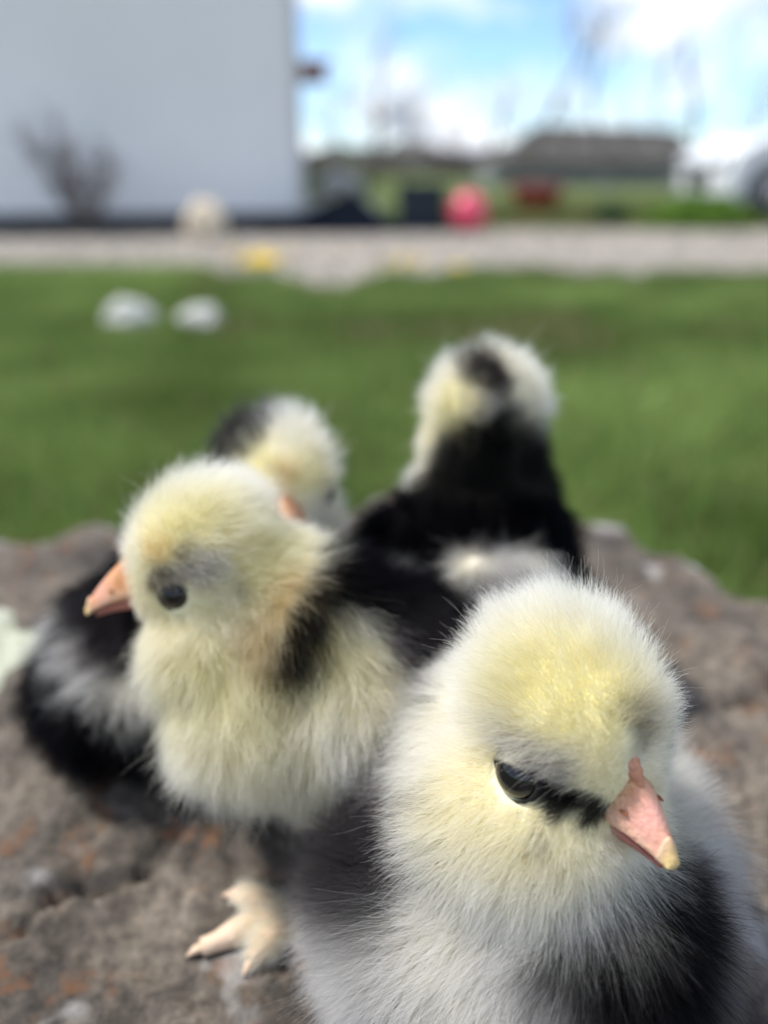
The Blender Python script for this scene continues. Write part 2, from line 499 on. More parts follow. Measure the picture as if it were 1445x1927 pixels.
# ------------------------------------------------------------------ white building
def building():
    yw = 9.15
    xr = at_y(572, 415, yw).x
    root = empty('farm_building', (xr, yw, 0), 'tall plain white farm building behind the gravel drive', 'building', rz=R(9))
    bm = bmesh.new(); box_bm(bm, (xr - 9.0, yw, .19), (xr, yw + 6, 2.8))
    link('wall', bm_mesh(bm, False), root, mat_noise('white_render', (.79, .80, .81), (.85, .86, .87), .8, .75, .15, 40), True)
    bm = bmesh.new(); box_bm(bm, (xr - 9.03, yw - .03, 0), (xr + .012, yw + 6.03, .186))
    link('plinth', bm_mesh(bm, False), root, mat_noise('dark_plinth', (.035, .035, .04), (.07, .07, .075), 3, .85, .4, 40), True)
    # corner trim and gable roof
    bm = bmesh.new(); box_bm(bm, (xr - .07, yw - .022, .19), (xr + .022, yw + .07, 2.78), .006)
    link('corner_board', bm_mesh(bm, False), root, mat_noise('corner_paint', (.55, .55, .57), (.6, .6, .62), 3, .7), True)
    v = [(xr - 9.2, yw - .2, 2.77), (xr + .2, yw - .2, 2.77), (xr + .2, yw + 3, 3.7), (xr - 9.2, yw + 3, 3.7), (xr - 9.2, yw + 6.2, 2.77), (xr + .2, yw + 6.2, 2.77)]
    v2 = [(a, b, c + .08) for a, b, c in v]
    fs = [(0, 1, 2, 3), (3, 2, 5, 4), (6, 9, 8, 7), (9, 10, 11, 8), (0, 6, 7, 1), (4, 5, 11, 10), (1, 7, 8, 2), (2, 8, 11, 5), (0, 3, 9, 6), (3, 4, 10, 9)]
    link('roof', mesh_from(v + v2, fs, False), root, mat_noise('roof_metal', (.12, .05, .04), (.16, .07, .05), 3, .5), True)
    for x in (xr, xr - 9.0):
        link('gable', mesh_from([(x, yw + .1, 2.8), (x, yw + 5.9, 2.8), (x, yw + 3, 3.66)], [(0, 1, 2)], False), root, bpy.data.materials['white_render'], True)
    # a window on the hidden gable side, so the side wall is not blank
    return xr, yw
XR, YW = building()
# rusty brown box on the corner
p = at_y(566, 132, YW + .1)
wb = empty('wall_box', (p.x, p.y, p.z - .12), 'rusty brown box jutting out from the white building\'s corner', 'box')
bm = bmesh.new(); box_bm(bm, (XR - .06, YW + .04, p.z - .11), (XR + .27, YW + .26, p.z + .06), .012)
link('case', bm_mesh(bm, False), wb, mat_noise('rusty_brown', (.20, .07, .045), (.27, .10, .065), 14, .75, .3), True)
bm = bmesh.new(); box_bm(bm, (XR - .05, YW + .03, p.z + .062), (XR + .33, YW + .30, p.z + .085), .006)
link('lid', bm_mesh(bm, False), wb, mat_noise('rusty_lid', (.15, .055, .04), (.2, .075, .055), 14, .7), True)

# ------------------------------------------------------------------ bare trees and shrubs
M_BARK = mat_noise('bark', (.085, .072, .062), (.16, .14, .125), 6, .9, .5, 30)
M_TWIG = mat_noise('twig_bark', (.10, .08, .075), (.17, .14, .13), 10, .9)
def branchy(seed, h, r0, levels, spread, nb, up=.35):
    """returns (trunk acc, crown acc): a trunk with limbs and twigs"""
    rng = random.Random(seed)
    trunk, crown = Acc(), Acc()
    def grow(p, d, ln, r, lev):
        n = 5; path = [p.copy()]; rad = [r]
        for i in range(n):
            d = (d + Vector((rng.gauss(0, .13), rng.gauss(0, .13), rng.gauss(0, .06) + .05))).normalized()
            p = p + d * (ln / n); path.append(p.copy()); rad.append(r * (1 - .62 * (i + 1) / n))
        (trunk if lev == 0 else crown).add(tube(path, rad, 7 if lev == 0 else (5 if lev == 1 else 3)))
        if lev >= levels: return
        k = nb if lev > 0 else int(nb * 1.6)
        for i in range(k):
            t = .28 + .7 * (i + rng.random()) / k
            idx = min(n - 1, int(t * n)); q = path[idx].lerp(path[idx + 1], t * n - idx)
            a = rng.uniform(0, 2 * math.pi)
            dd = (d * .45 + Vector((math.cos(a), math.sin(a), up)) * spread).normalized()
            grow(q, dd, ln * rng.uniform(.36, .6) * (1.15 - .45 * t if lev == 0 else 1), rad[idx] * .5, lev + 1)
    grow(Vector((0, 0, 0)), Vector((0, 0, 1)), h, r0, 0)
    return trunk, crown
def tree(name, loc, label, cat, seed, h, r0, levels=3, spread=.9, nb=5, group=None, up=.35):
    t = empty(name, loc, label, cat, group)
    a, b = branchy(seed, h, r0, levels, spread, nb, up)
    link('trunk', a.mesh(), t, M_BARK); link('crown', b.mesh(False), t, M_TWIG)
    return t
def shrub(loc, label, seed, h, stems, wid, lean=0, group=None):
    root = empty('bare_shrub', loc, label, 'shrub', group)
    rng = random.Random(seed); st, tw = Acc(), Acc()
    for s in range(stems):
        a = rng.uniform(0, 2 * math.pi); sp = rng.uniform(.1, 1) * wid
        d = Vector((math.cos(a) * sp + lean, math.sin(a) * sp * .6, 1)).normalized()
        p = Vector((math.cos(a) * .06, math.sin(a) * .06, 0)); path = [p.copy()]
        ln = h * rng.uniform(.65, 1.05)
        for i in range(5):
            d = (d + Vector((rng.gauss(0, .1), rng.gauss(0, .1), .04))).normalized(); p = p + d * ln / 5; path.append(p.copy())
        st.add(tube(path, [.010 * (1 - .7 * i / 5) for i in range(6)], 4))
        for k in range(22):
            t = rng.uniform(.2, 1); i = min(4, int(t * 5)); q = path[i].lerp(path[i + 1], t * 5 - i)
            dd = (d * .7 + Vector((rng.gauss(0, .6), rng.gauss(0, .6), rng.gauss(.2, .4)))).normalized()
            l2 = rng.uniform(.08, .26) * h
            q2 = q + dd * l2; mid = q.lerp(q2, .5) + Vector((0, 0, .02))
            tw.add(tube([q, mid, q2], [.005, .004, .002], 3))
            for kk in range(2):
                q3 = q.lerp(q2, rng.uniform(.3, .9)); dd3 = (dd + Vector((rng.gauss(0, .6), rng.gauss(0, .6), .2))).normalized()
                tw.add(tube([q3, q3 + dd3 * l2 * .5], [.0035, .0018], 3))
    link('stem', st.mesh(), root, M_BARK); link('twig', tw.mesh(False), root, M_TWIG)
    return root
def gp(px, depthY):
    d = ray(px, 400); k = depthY / d.y
    return (CAM.x + d.x * k, depthY, 0)
q = at_y(165, 420, 8.2)
shrub((q.x, 8.2, 0), 'bare twiggy grey shrub against the white building wall', 11, 1.0, 13, .50, -.10)
for i, (px, Y, h, r, lab, sd, sp) in enumerate([
        (705, 30, 4.6, .10, 'bare round-crowned tree nearest the white building', 21, 1.0),
        (760, 38, 3.6, .09, 'small bare tree just right of the round-crowned tree', 22, .95),
        (648, 34, 3.0, .09, 'low bare tree close to the white building corner', 29, 1.0),
        (905, 44, 4.6, .11, 'bare tree left of the long shed with an even crown', 23, .9),
        (1000, 36, 6.6, .12, 'tall slim bare tree in front of the shed\'s left end', 24, .5),
        (1135, 34, 7.2, .13, 'tallest slim bare tree before the shed\'s middle', 25, .5),
        (1200, 60, 8.4, .13, 'tall bare tree standing behind the long shed', 26, .55),
        (1295, 34, 5.6, .12, 'slim bare tree at the right end of the long shed', 27, .55),
        (1400, 40, 3.6, .10, 'low bare tree behind the white car', 28, .9),
        (972, 33, 2.8, .07, 'low bushy bare tree before the shed\'s left corner', 51, 1.1), (1060, 34, 2.7, .07, 'low bushy bare tree just right of the left corner one', 52, 1.1),
        (1175, 33, 2.6, .07, 'low bushy bare tree before the shed\'s right half', 53, 1.1), (1255, 35, 2.9, .07, 'low bushy bare tree near the shed\'s right end', 54, 1.1),
        (690, 36, 3.0, .08, 'low bushy bare tree under the round-crowned tree', 55, 1.1), (850, 36, 2.6, .07, 'low bushy bare tree above the dark bin', 56, 1.1)]):
    tree('bare_tree', gp(px, Y), lab, 'tree', sd, h, r * (.8 if sp > .7 else .9), 3, sp, (6 if sp > 1.05 else 5) if sp > .7 else 3, 'bare trees along the horizon', .35 if sp > .7 else .9)

# far hedge / woods
def hedge():
    rng = np.random.default_rng(31)
    N = 36000
    x = rng.uniform(-20, 70, N); y = 85 + rng.uniform(0, 5, N)
    top = 2.4 + 1.2 * np.array([noise.noise(Vector((a * .18, 1, 0))) for a in x])
    z = rng.random(N) * top
    a = rng.uniform(0, 6.28, N); l = rng.uniform(.3, .8, N); wd = rng.uniform(.03, .08, N)
    P = np.stack([x, y, z], 1)
    d = np.stack([np.cos(a) * .6, np.sin(a) * .5, np.ones(N)], 1) * l[:, None]
    s = np.stack([np.sin(a), -np.cos(a), np.zeros(N)], 1) * wd[:, None]
    V = np.stack([P - s, P + s, P + d], 1).reshape(-1, 3)
    return mesh_from(V.tolist(), np.arange(N * 3).reshape(-1, 3).tolist(), False)
tag(link('hedge', hedge(), mat=M_TWIG), 'far leafless hedgerow along the horizon', 'hedge', kind='stuff')

# ------------------------------------------------------------------ long low shed
def shed():
    Y = 40
    x0, x1 = at_y(925, 340, Y).x, at_y(1400, 340, Y).x
    xa, xb = at_y(950, 300, Y).x, at_y(1300, 300, Y).x
    zt = at_y(1100, 306, Y).z; zr = at_y(1100, 238, Y).z
    root = empty('long_shed', ((x0 + x1) / 2, Y, 0), 'long low grey farm shed with a dark roof on the horizon', 'shed')
    bm = bmesh.new(); box_bm(bm, (x0, Y, 0), (x1, Y + 6, zt))
    link('wall', bm_mesh(bm, False), root, mat_noise('grey_boards', (.20, .21, .20), (.27, .28, .26), 1.5, .8), True)
    v = [(xa - .4, Y - .5, zt + .01), (xb + .4, Y - .5, zt + .01), (xb + .1, Y + 3, zr), (xa + 2, Y + 3, zr + .2), (xa - .4, Y + 6.5, zt + .01), (xb + .4, Y + 6.5, zt + .01)]
    link('roof', mesh_from(v, [(0, 1, 2, 3), (3, 2, 5, 4), (1, 5, 2), (0, 3, 4)], False), root, mat_noise('dark_roof', (.060, .056, .054), (.085, .08, .075), 1.5, .8), True)
    for k in range(7):
        a = x0 + .9 + k * (x1 - x0 - 1.8) / 7
        bm = bmesh.new(); box_bm(bm, (a, Y - .04, zt * .45), (a + .9, Y - .01, zt * .85))
        link('window', bm_mesh(bm, False), root, M_DARKGLASS, True)
M_DARKGLASS = mat_noise('dark_glass', (.03, .035, .04), (.06, .065, .07), 2, .2)
shed()

# pasture fence: posts and rails
M_FENCE = mat_noise('weathered_wood', (.26, .25, .23), (.36, .34, .32), 4, .9)
def fence():
    Y = 22
    x0, x1 = at_y(880, 360, Y).x, at_y(1900, 360, Y).x
    root = empty('rail_fence', (x0, Y, 0), 'pale weathered rail fence crossing the pasture', 'fence')
    n = 9
    for i in range(n):
        x = x0 + (x1 - x0) * i / (n - 1)
        bm = bmesh.new(); box_bm(bm, (x - .05, Y - .05, 0), (x + .05, Y + .05, .62), .008)
        link('post', bm_mesh(bm, False), root, M_FENCE, True)
    for z in (.22, .48):
        bm = bmesh.new(); box_bm(bm, (x0 - .1, Y - .085, z), (x1 + .1, Y - .052, z + .07), .006)
        link('rail', bm_mesh(bm, False), root, M_FENCE, True)
fence()

# ------------------------------------------------------------------ things by the wall
def blob(loc, rad, seed, rough=.25, sub=4, flat=.6):
    bm = bmesh.new(); bmesh.ops.create_icosphere(bm, subdivisions=sub, radius=1)
    for v in bm.verts:
        n = v.co.normalized()
        k = 1 + rough * noise.noise(n * 1.4 + Vector((seed, seed * 2, 1))) + rough * .4 * noise.noise(n * 3.5 + Vector((seed, 1, seed)))
        v.co = Vector((n.x * rad[0] * k, n.y * rad[1] * k, n.z * rad[2] * k))
        if v.co.z < -rad[2] * flat: v.co.z = -rad[2] * flat
    zmin = min(v.co.z for v in bm.verts)
    for v in bm.verts: v.co += Vector(loc) - Vector((0, 0, zmin))
    return bm_mesh(bm)
M_WSTONE = mat_noise('white_stone', (.38, .38, .36), (.58, .58, .55), 9, .85, .5, 30)
for px, py, lab, sd, rad in ((235, 628, 'white stone with a peaked top lying in the lawn', 3, (.105, .10, .085)),
                             (368, 628, 'lower rounded white stone right of the peaked one', 6, (.098, .09, .068))):
    p = on_z(px, py, 0)
    o = link('white_stone', blob((0, 0, -.02), rad, sd), mat=M_WSTONE); o.location = (p.x, p.y + .1, 0)
    tag(o, lab, 'stone', 'white stones in the lawn')
p = at_y(388, 428, 7.95)
o = link('boulder', blob((0, 0, -.02), (.20, .18, .23), 12, .14), mat=mat_noise('cream_stone', (.55, .46, .34), (.68, .60, .47), 5, .9, .4, 20)); o.location = (p.x, 7.95, 0)
tag(o, 'cream rounded boulder standing before the white building', 'boulder')

# dark tarp heap
def heap():
    N = 40; v, f = [], []
    for i in range(N + 1):
        for j in range(N + 1):
            u, w = i / N * 2 - 1, j / N * 2 - 1
            x = u * .75; y = w * .45
            h = .42 * max(0, 1 - abs(u - .28) * (1.5 if u > .28 else .85)) ** 1.1 * max(0, 1 - w * w)
            h += .05 * noise.noise(Vector((u * 3, w * 3, 1))) * (1 - abs(w)) * (1 - abs(u))
            h += .03 * abs(noise.noise(Vector((u * 7, w * 5, 4)))) * (1 - w * w) * (1 - u * u)
            v.append((x, y, max(.006, h)))
    for i in range(N):
        for j in range(N):
            a = i * (N + 1) + j; f.append((a, a + N + 1, a + N + 2, a + 1))
    return mesh_from(v, f)
p = at_y(628, 425, 9.0)
o = link('tarp', heap(), mat=mat_noise('dark_tarp', (.008, .011, .018), (.016, .021, .03), 5, .9, .3, 30, spec=.1)); o.location = (p.x, 8.9, 0.004)
tag(o, 'crumpled dark navy tarp heaped at the building\'s corner', 'tarp')

# dark bin
def bin_():
    x0, x1 = at_y(748, 425, 8.9).x, at_y(838, 425, 8.9).x
    zt = at_y(790, 345, 8.9).z
    root = empty('storage_bin', ((x0 + x1) / 2, 9.1, 0), 'dark navy plastic bin beside the pink ball', 'bin')
    m = mat_noise('navy_plastic', (.012, .02, .032), (.02, .03, .045), 6, .45)
    rings = []
    for z, k in ((0.004, .9), (.05, .92), (zt - .07, .99), (zt - .05, 1.0)):
        w, d = (x1 - x0) / 2 * k, .24 * k
        rings.append([Vector(((x0 + x1) / 2 + sx * w, 9.1 + sy * d, z)) for sx, sy in ((-1, -1), (1, -1), (1, 1), (-1, 1))])
    link('tub', mesh_from(*loft(rings), smooth=False), root, m, True)
    bm = bmesh.new(); box_bm(bm, (x0 - .02, 8.84, zt - .052), (x1 + .02, 9.36, zt), .012)
    link('lid', bm_mesh(bm, False), root, m, True)
    for s in (x0 - .018, x1 - .012):
        bm = bmesh.new(); box_bm(bm, (s, 9.02, zt - .16), (s + .03, 9.18, zt - .12), .006)
        link('handle', bm_mesh(bm, False), root, m, True)
bin_()

# pink ball with panels
def ball(name, px, py, Y, r, label, c1, c2):
    p = at_y(px, py, Y)
    root = empty(name, (p.x, Y, 0), label, 'ball')
    bm = bmesh.new(); bmesh.ops.create_uvsphere(bm, u_segments=36, v_segments=24, radius=r)
    bmesh.ops.rotate(bm, verts=bm.verts, matrix=Matrix.Rotation(R(50), 3, 'X') @ Matrix.Rotation(R(25), 3, 'Y'))
    me = bm_mesh(bm)
    link('skin', me, root, mat_noise(name + '_vinyl', c1, c2, 3, .3, 0, spec=.5)).location = (0, 0, r + .004)
    bm = bmesh.new(); bmesh.ops.create_uvsphere(bm, u_segments=12, v_segments=8, radius=r * .12)
    link('valve', bm_mesh(bm), root, mat_noise(name + '_valve', (.8, .5, .5), (.85, .55, .55), 3, .4)).location = (r * .55, -r * .62, r * 1.45)
ball('play_ball', 880, 396, 8.75, .20, 'glossy pink ball beside the dark bin', (.62, .05, .10), (.72, .085, .15))

# red wheelbarrow-like tub behind: a red plastic tub
def tub():
    Y = 13.0
    p = at_y(1008, 385, Y)
    root = empty('red_tub', (p.x, Y, 0), 'faded red plastic tub in the grass behind the pink ball', 'tub')
    m = mat_noise('red_plastic', (.32, .045, .03), (.42, .07, .05), 5, .5)
    z0 = .0; zt = at_y(1008, 350, Y).z
    prof = [(.26, z0), (.28, .02), (.36, zt - .04), (.40, zt - .03), (.40, zt), (.36, zt), (.33, zt - .05), (.25, .06)]
    rings = [[Vector((p.x + r * math.cos(a * math.pi / 14), Y + r * math.sin(a * math.pi / 14), z)) for a in range(28)] for r, z in prof]
    link('basin', mesh_from(*loft(rings)), root, m, True)
    for s in (-1, 1):
        link('handle', mesh_from(*tube([(p.x + s * .37, Y - .1, zt - .1), (p.x + s * .45, Y - .06, zt - .08), (p.x + s * .45, Y + .06, zt - .08), (p.x + s * .37, Y + .1, zt - .1)], [.015] * 4, 6)), root, m, True)
tub()

# pale lump of stacked sacks near the corner (behind the tarp)
M_SACK = mat_noise('pale_sack', (.38, .36, .36), (.5, .47, .46), 6, .9, .4, 30)
for k, (px, Y, z, lab) in enumerate(((612, 11.2, 0, 'pale sack lying behind the tarp heap, nearest the wall'), (668, 11.3, 0, 'pale sack lying behind the tarp heap, farther from the wall'), (640, 11.25, .30, 'pale sack lying on top of two others behind the tarp'))):
    p = at_y(px, 380, Y)
    o = link('sack', blob((0, 0, 0), (.30, .24, .17), 20 + k, .2), mat=M_SACK); o.location = (p.x, Y, z)
    tag(o, lab, 'sack', 'sacks piled behind the tarp')

# green bushes by the drive
M_LEAF = mat_attr('leaf', 'tint', .6, .25)
def leafy(name, loc, label, cat, seed, rx, ry, rz, N, c_lo, c_hi):
    root = empty(name, loc, label, cat)
    rng = np.random.default_rng(seed)
    u = rng.normal(size=(N, 3)); u /= np.linalg.norm(u, axis=1)[:, None]
    rad = rng.random(N) ** .45
    lump = np.array([1 + .45 * noise.noise(Vector(a * 2.2) + Vector((seed, 0, 0))) for a in u])
    P = u * (rad * lump)[:, None] * np.array([rx, ry, rz]); P[:, 2] = np.abs(P[:, 2])
    nrm = rng.normal(size=(N, 3)); nrm /= np.linalg.norm(nrm, axis=1)[:, None]
    a = np.cross(nrm, rng.normal(size=(N, 3))); a /= np.linalg.norm(a, axis=1)[:, None]; b = np.cross(nrm, a)
    s = rng.uniform(.02, .045, (N, 1))
    V = np.stack([P - a * s, P + b * s * .45, P + a * s, P - b * s * .45], 1).reshape(-1, 3)
    me = mesh_from(V.tolist(), np.arange(N * 4).reshape(-1, 4).tolist(), False)
    k = rng.random((N, 1)); set_col(me, np.repeat(np.array(c_lo) * (1 - k) + np.array(c_hi) * k, 4, 0))
    link('foliage', me, root, M_LEAF)
    st = Acc()
    for i in range(9):
        d = Vector((rng.normal() * .35 * rx, rng.normal() * .35 * ry, rz * .8)); st.add(tube([(0, 0, 0), d * .5 + Vector((0, 0, .02)), d], [.012, .009, .004], 5))
    link('stem', st.mesh(), root, M_BARK)
    return root
q = at_y(1320, 432, 9.3)
leafy('green_bush', (q.x, 9.4, 0), 'bright green spring bush left of the white car', 'bush', 41, .62, .4, .36, 5200, (.07, .16, .012), (.17, .30, .04))
q = at_y(1150, 425, 9.5)
leafy('green_bush', (q.x, 9.6, 0), 'small dark green bush between the red tub and bright bush', 'bush', 44, .22, .2, .26, 1500, (.015, .05, .02), (.03, .08, .03))
q = at_y(600, 315, 20)
leafy('green_bush', (q.x, 22, 0), 'dark green bush showing past the white building corner', 'bush', 47, 1.6, .8, .75, 5000, (.03, .06, .02), (.06, .10, .035))

# dandelions
M_PETAL = mat_noise('dandelion_petal', (.72, .46, .01), (.85, .60, .02), 60, .7)
M_STEM = mat_noise('dandelion_stem', (.09, .16, .04), (.12, .2, .06), 40, .7)
def dandelion_meshes():
    bm = bmesh.new(); bmesh.ops.create_uvsphere(bm, u_segments=16, v_segments=8, radius=.024)
    for v in bm.verts:
        a = math.atan2(v.co.y, v.co.x); v.co.x *= 1 + .12 * math.sin(a * 8); v.co.y *= 1 + .12 * math.sin(a * 8); v.co.z *= .5
    return bm_mesh(bm, False), mesh_from(*tube([(0, 0, 0), (.004, 0, .06), (0, .003, .125)], [.003, .0028, .0025], 5))
DH, DS = dandelion_meshes()
DH.materials.append(M_PETAL); DS.materials.append(M_STEM)
rng = random.Random(77)
spots = [(rng.gauss(484, 24), rng.uniform(512, 546), 'yellow dandelion in the thick clump at the drive\'s edge', 'dandelions in the thick clump') for _ in range(22)] + \
        [(rng.gauss(762, 16), rng.uniform(528, 544), 'yellow dandelion in the sparse group right of the clump', 'dandelions in the sparse group') for _ in range(4)] + \
        [(rng.gauss(870, 26), rng.uniform(540, 556), 'yellow dandelion in the loose pair of mid-lawn flowers', 'dandelions further right') for _ in range(2)]
for x, y, lab, gr in spots:
    p = on_z(x, y, .0)
    e = empty('dandelion', (p.x, p.y, 0), lab, 'dandelion', gr, rng.uniform(0, 6))
    s = bpy.data.objects.new('stem', DS); COL.objects.link(s); s.parent = e
    h = bpy.data.objects.new('flower_head', DH); COL.objects.link(h); h.parent = e; h.location = (0, .003, .13)
    h.rotation_euler = (rng.gauss(.25, .25), rng.gauss(0, .25), 0)

# ------------------------------------------------------------------ white car at the right
def car():
    Y = 9.75
    xf = at_y(1366, 330, Y).x               # front end
    W = 1.78
    root = empty('parked_car', (xf + 2.1, Y + W / 2, 0), 'white parked car whose front end shows at the right', 'car')
    M_P = mat_noise('white_paint', (.72, .73, .75), (.76, .77, .79), 2, .25, 0, spec=.5)
    M_G = mat_noise('car_glass', (.015, .018, .02), (.03, .033, .036), 2, .06, 0, spec=.5)
    M_T = mat_noise('tyre_rubber', (.015, .015, .016), (.025, .025, .027), 20, .85)
    M_RIM = mat_noise('rim_alloy', (.25, .25, .26), (.35, .35, .36), 5, .3)
    M_B = mat_noise('black_trim', (.015, .015, .017), (.025, .025, .027), 5, .5)
    M_L = mat_noise('lamp_lens', (.5, .52, .55), (.6, .62, .65), 5, .1)
    M_R = mat_noise('tail_lens', (.35, .01, .01), (.4, .015, .015), 5, .15)
    prof = [(0.02, .30), (0, .55), (.06, .80), (.30, .94), (1.05, 1.04), (1.30, 1.08), (1.95, 1.52), (2.30, 1.58), (3.15, 1.55), (3.85, 1.18), (4.20, 1.10), (4.30, .80), (4.28, .35), (4.1, .26), (.2, .24)]
    rings = []
    for k, (t, ins) in enumerate(((0, .10), (.06, .03), (.16, 0), (.84, 0), (.94, .03), (1, .10))):
        ring = []
        for x, z in prof:
            tum = max(0, (z - 1.05)) * .32           # tumblehome of the cabin
            y = t * W
            y = y + tum if t < .5 else y - tum
            cx, cz = 2.15, .75
            ring.append(Vector((xf + cx + (x - cx) * (1 - ins * .35), Y + y, cz + (z - cz) * (1 - ins * .6))))
        rings.append(ring)
    body = link('body', mesh_from(*loft(rings), smooth=False), root, M_P, True)
    md = body.modifiers.new('b', 'BEVEL'); md.width = .035; md.segments = 3; md.limit_method = 'ANGLE'; md.angle_limit = R(25)
    for side in (0, 1):
        yy = Y - .004 if side == 0 else Y + W + .004
        sgn = 1 if side == 0 else -1
        def wpt(x, z): return (xf + x, yy + sgn * max(0, z - 1.05) * .32 - sgn * .001, z)
        for poly in (((1.42, 1.10), (2.02, 1.47), (2.45, 1.51), (2.45, 1.10)), ((2.52, 1.10), (2.52, 1.51), (3.08, 1.49), (3.5, 1.24), (3.5, 1.10))):
            a = [wpt(*c) for c in poly]; b = [(x, y + sgn * .02, z) for x, y, z in a]; n = len(a)
            fs = [tuple(range(n)), tuple(range(2 * n - 1, n - 1, -1))] + [(i, i + n, (i + 1) % n + n, (i + 1) % n) for i in range(n)]
            link('side_window', mesh_from(a + b, fs, False), root, M_G, True)
        for xw in (.62, 3.42):
            cy_ = Y + .10 if side == 0 else Y + W - .10
            rings = [[Vector((xf + xw + r * math.cos(a * math.pi / 16), cy_ + o, .335 + r * math.sin(a * math.pi / 16))) for a in range(32)] for r, o in ((.20, -.115), (.30, -.12), (.33, -.09), (.33, .09), (.30, .12), (.20, .115))]
            wheel = link('wheel', mesh_from(*loft(rings)), root, M_T, True)
            rr_ = [[Vector((xf + xw + r * math.cos(a * math.pi / 16), cy_ - sgn * o, .335 + r * math.sin(a * math.pi / 16))) for a in range(32)] for r, o in ((.205, .118), (.19, .10), (.06, .105), (.05, .125))]
            link('rim', mesh_from(*loft(rr_)), wheel, M_RIM, False)
            arch = [[Vector((xf + xw + r * math.cos(a * math.pi / 14), (Y - .012 + o * sgn) if side == 0 else (Y + W + .012 + o * sgn), .335 + r * math.sin(a * math.pi / 14))) for r in (.36, .41) for o in (0, .03)] for a in range(15)]
            arch = [[r[0], r[1], r[3], r[2]] for r in arch]
            link('wheel_arch', mesh_from(*loft(arch), smooth=False), root, M_B, True)
        bm = bmesh.new(); y0 = Y + .10 if side == 0 else Y + W - .48
        box_bm(bm, (xf - .012, y0, .62), (xf + .09, y0 + .38, .78), .02); link('headlight', bm_mesh(bm), root, M_L, True)
        bm = bmesh.new(); y0 = Y + .10 if side == 0 else Y + W - .38
        box_bm(bm, (xf + 4.2, y0, .8), (xf + 4.31, y0 + .28, 1.0), .02); link('tail_light', bm_mesh(bm), root, M_R, True)
    bm = bmesh.new(); box_bm(bm, (xf - .014, Y + .55, .42), (xf + .06, Y + W - .55, .66), .01); link('grille', bm_mesh(bm), root, M_B, True)
    ws = [(xf + 1.33, Y + .16, 1.115), (xf + 1.33, Y + W - .16, 1.115), (xf + 1.93, Y + W - .25, 1.515), (xf + 1.93, Y + .25, 1.515)]
    ws2 = [(x - .012, y, z + .014) for x, y, z in ws]
    link('windscreen', mesh_from(ws + ws2, [(0, 1, 2, 3), (7, 6, 5, 4), (0, 4, 5, 1), (1, 5, 6, 2), (2, 6, 7, 3), (3, 7, 4, 0)], False), root, M_G, True)
car()

# ================================================================== THE CHICKS
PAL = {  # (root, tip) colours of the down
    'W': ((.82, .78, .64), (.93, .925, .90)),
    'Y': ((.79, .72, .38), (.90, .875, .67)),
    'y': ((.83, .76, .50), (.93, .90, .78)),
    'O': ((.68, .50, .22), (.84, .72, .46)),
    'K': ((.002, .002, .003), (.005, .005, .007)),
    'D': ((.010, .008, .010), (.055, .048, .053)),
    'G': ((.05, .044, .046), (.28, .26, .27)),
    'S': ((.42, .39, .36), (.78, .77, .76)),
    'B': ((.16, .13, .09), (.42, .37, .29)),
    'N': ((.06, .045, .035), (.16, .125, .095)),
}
def voxel_union(parts, vox=.0013, smooth=14):
    bm = bmesh.new()
    for c, rad, rot in parts:
        r = bmesh.ops.create_icosphere(bm, subdivisions=3, radius=1.0)
        M = Matrix.Translation(c) @ rot.to_4x4() @ Matrix.Diagonal((*rad, 1))
        bmesh.ops.transform(bm, matrix=M, verts=r['verts'])
    me = bm_mesh(bm)
    o = bpy.data.objects.new('tmp', me); COL.objects.link(o)
    m = o.modifiers.new('r', 'REMESH'); m.mode = 'VOXEL'; m.voxel_size = vox
    s = o.modifiers.new('s', 'SMOOTH'); s.factor = .6; s.iterations = smooth
    dg = bpy.context.evaluated_depsgraph_get()
    out = bpy.data.meshes.new_from_object(o.evaluated_get(dg))
    bpy.data.objects.remove(o); bpy.data.meshes.remove(me)
    out.polygons.foreach_set('use_smooth', [True] * len(out.polygons))
    return out
def frame(fwd, up=Vector((0, 0, 1))):
    f = fwd.normalized(); l = up.cross(f).normalized(); u = f.cross(l)
    return Matrix((f, l, u)).transposed()      # columns: forward, left, up

def chain(a, b, r0, r1, n=5):
    return [(a.lerp(b, i / (n - 1)), (r0 + (r1 - r0) * i / (n - 1),) * 3, Matrix.Identity(3)) for i in range(n)]

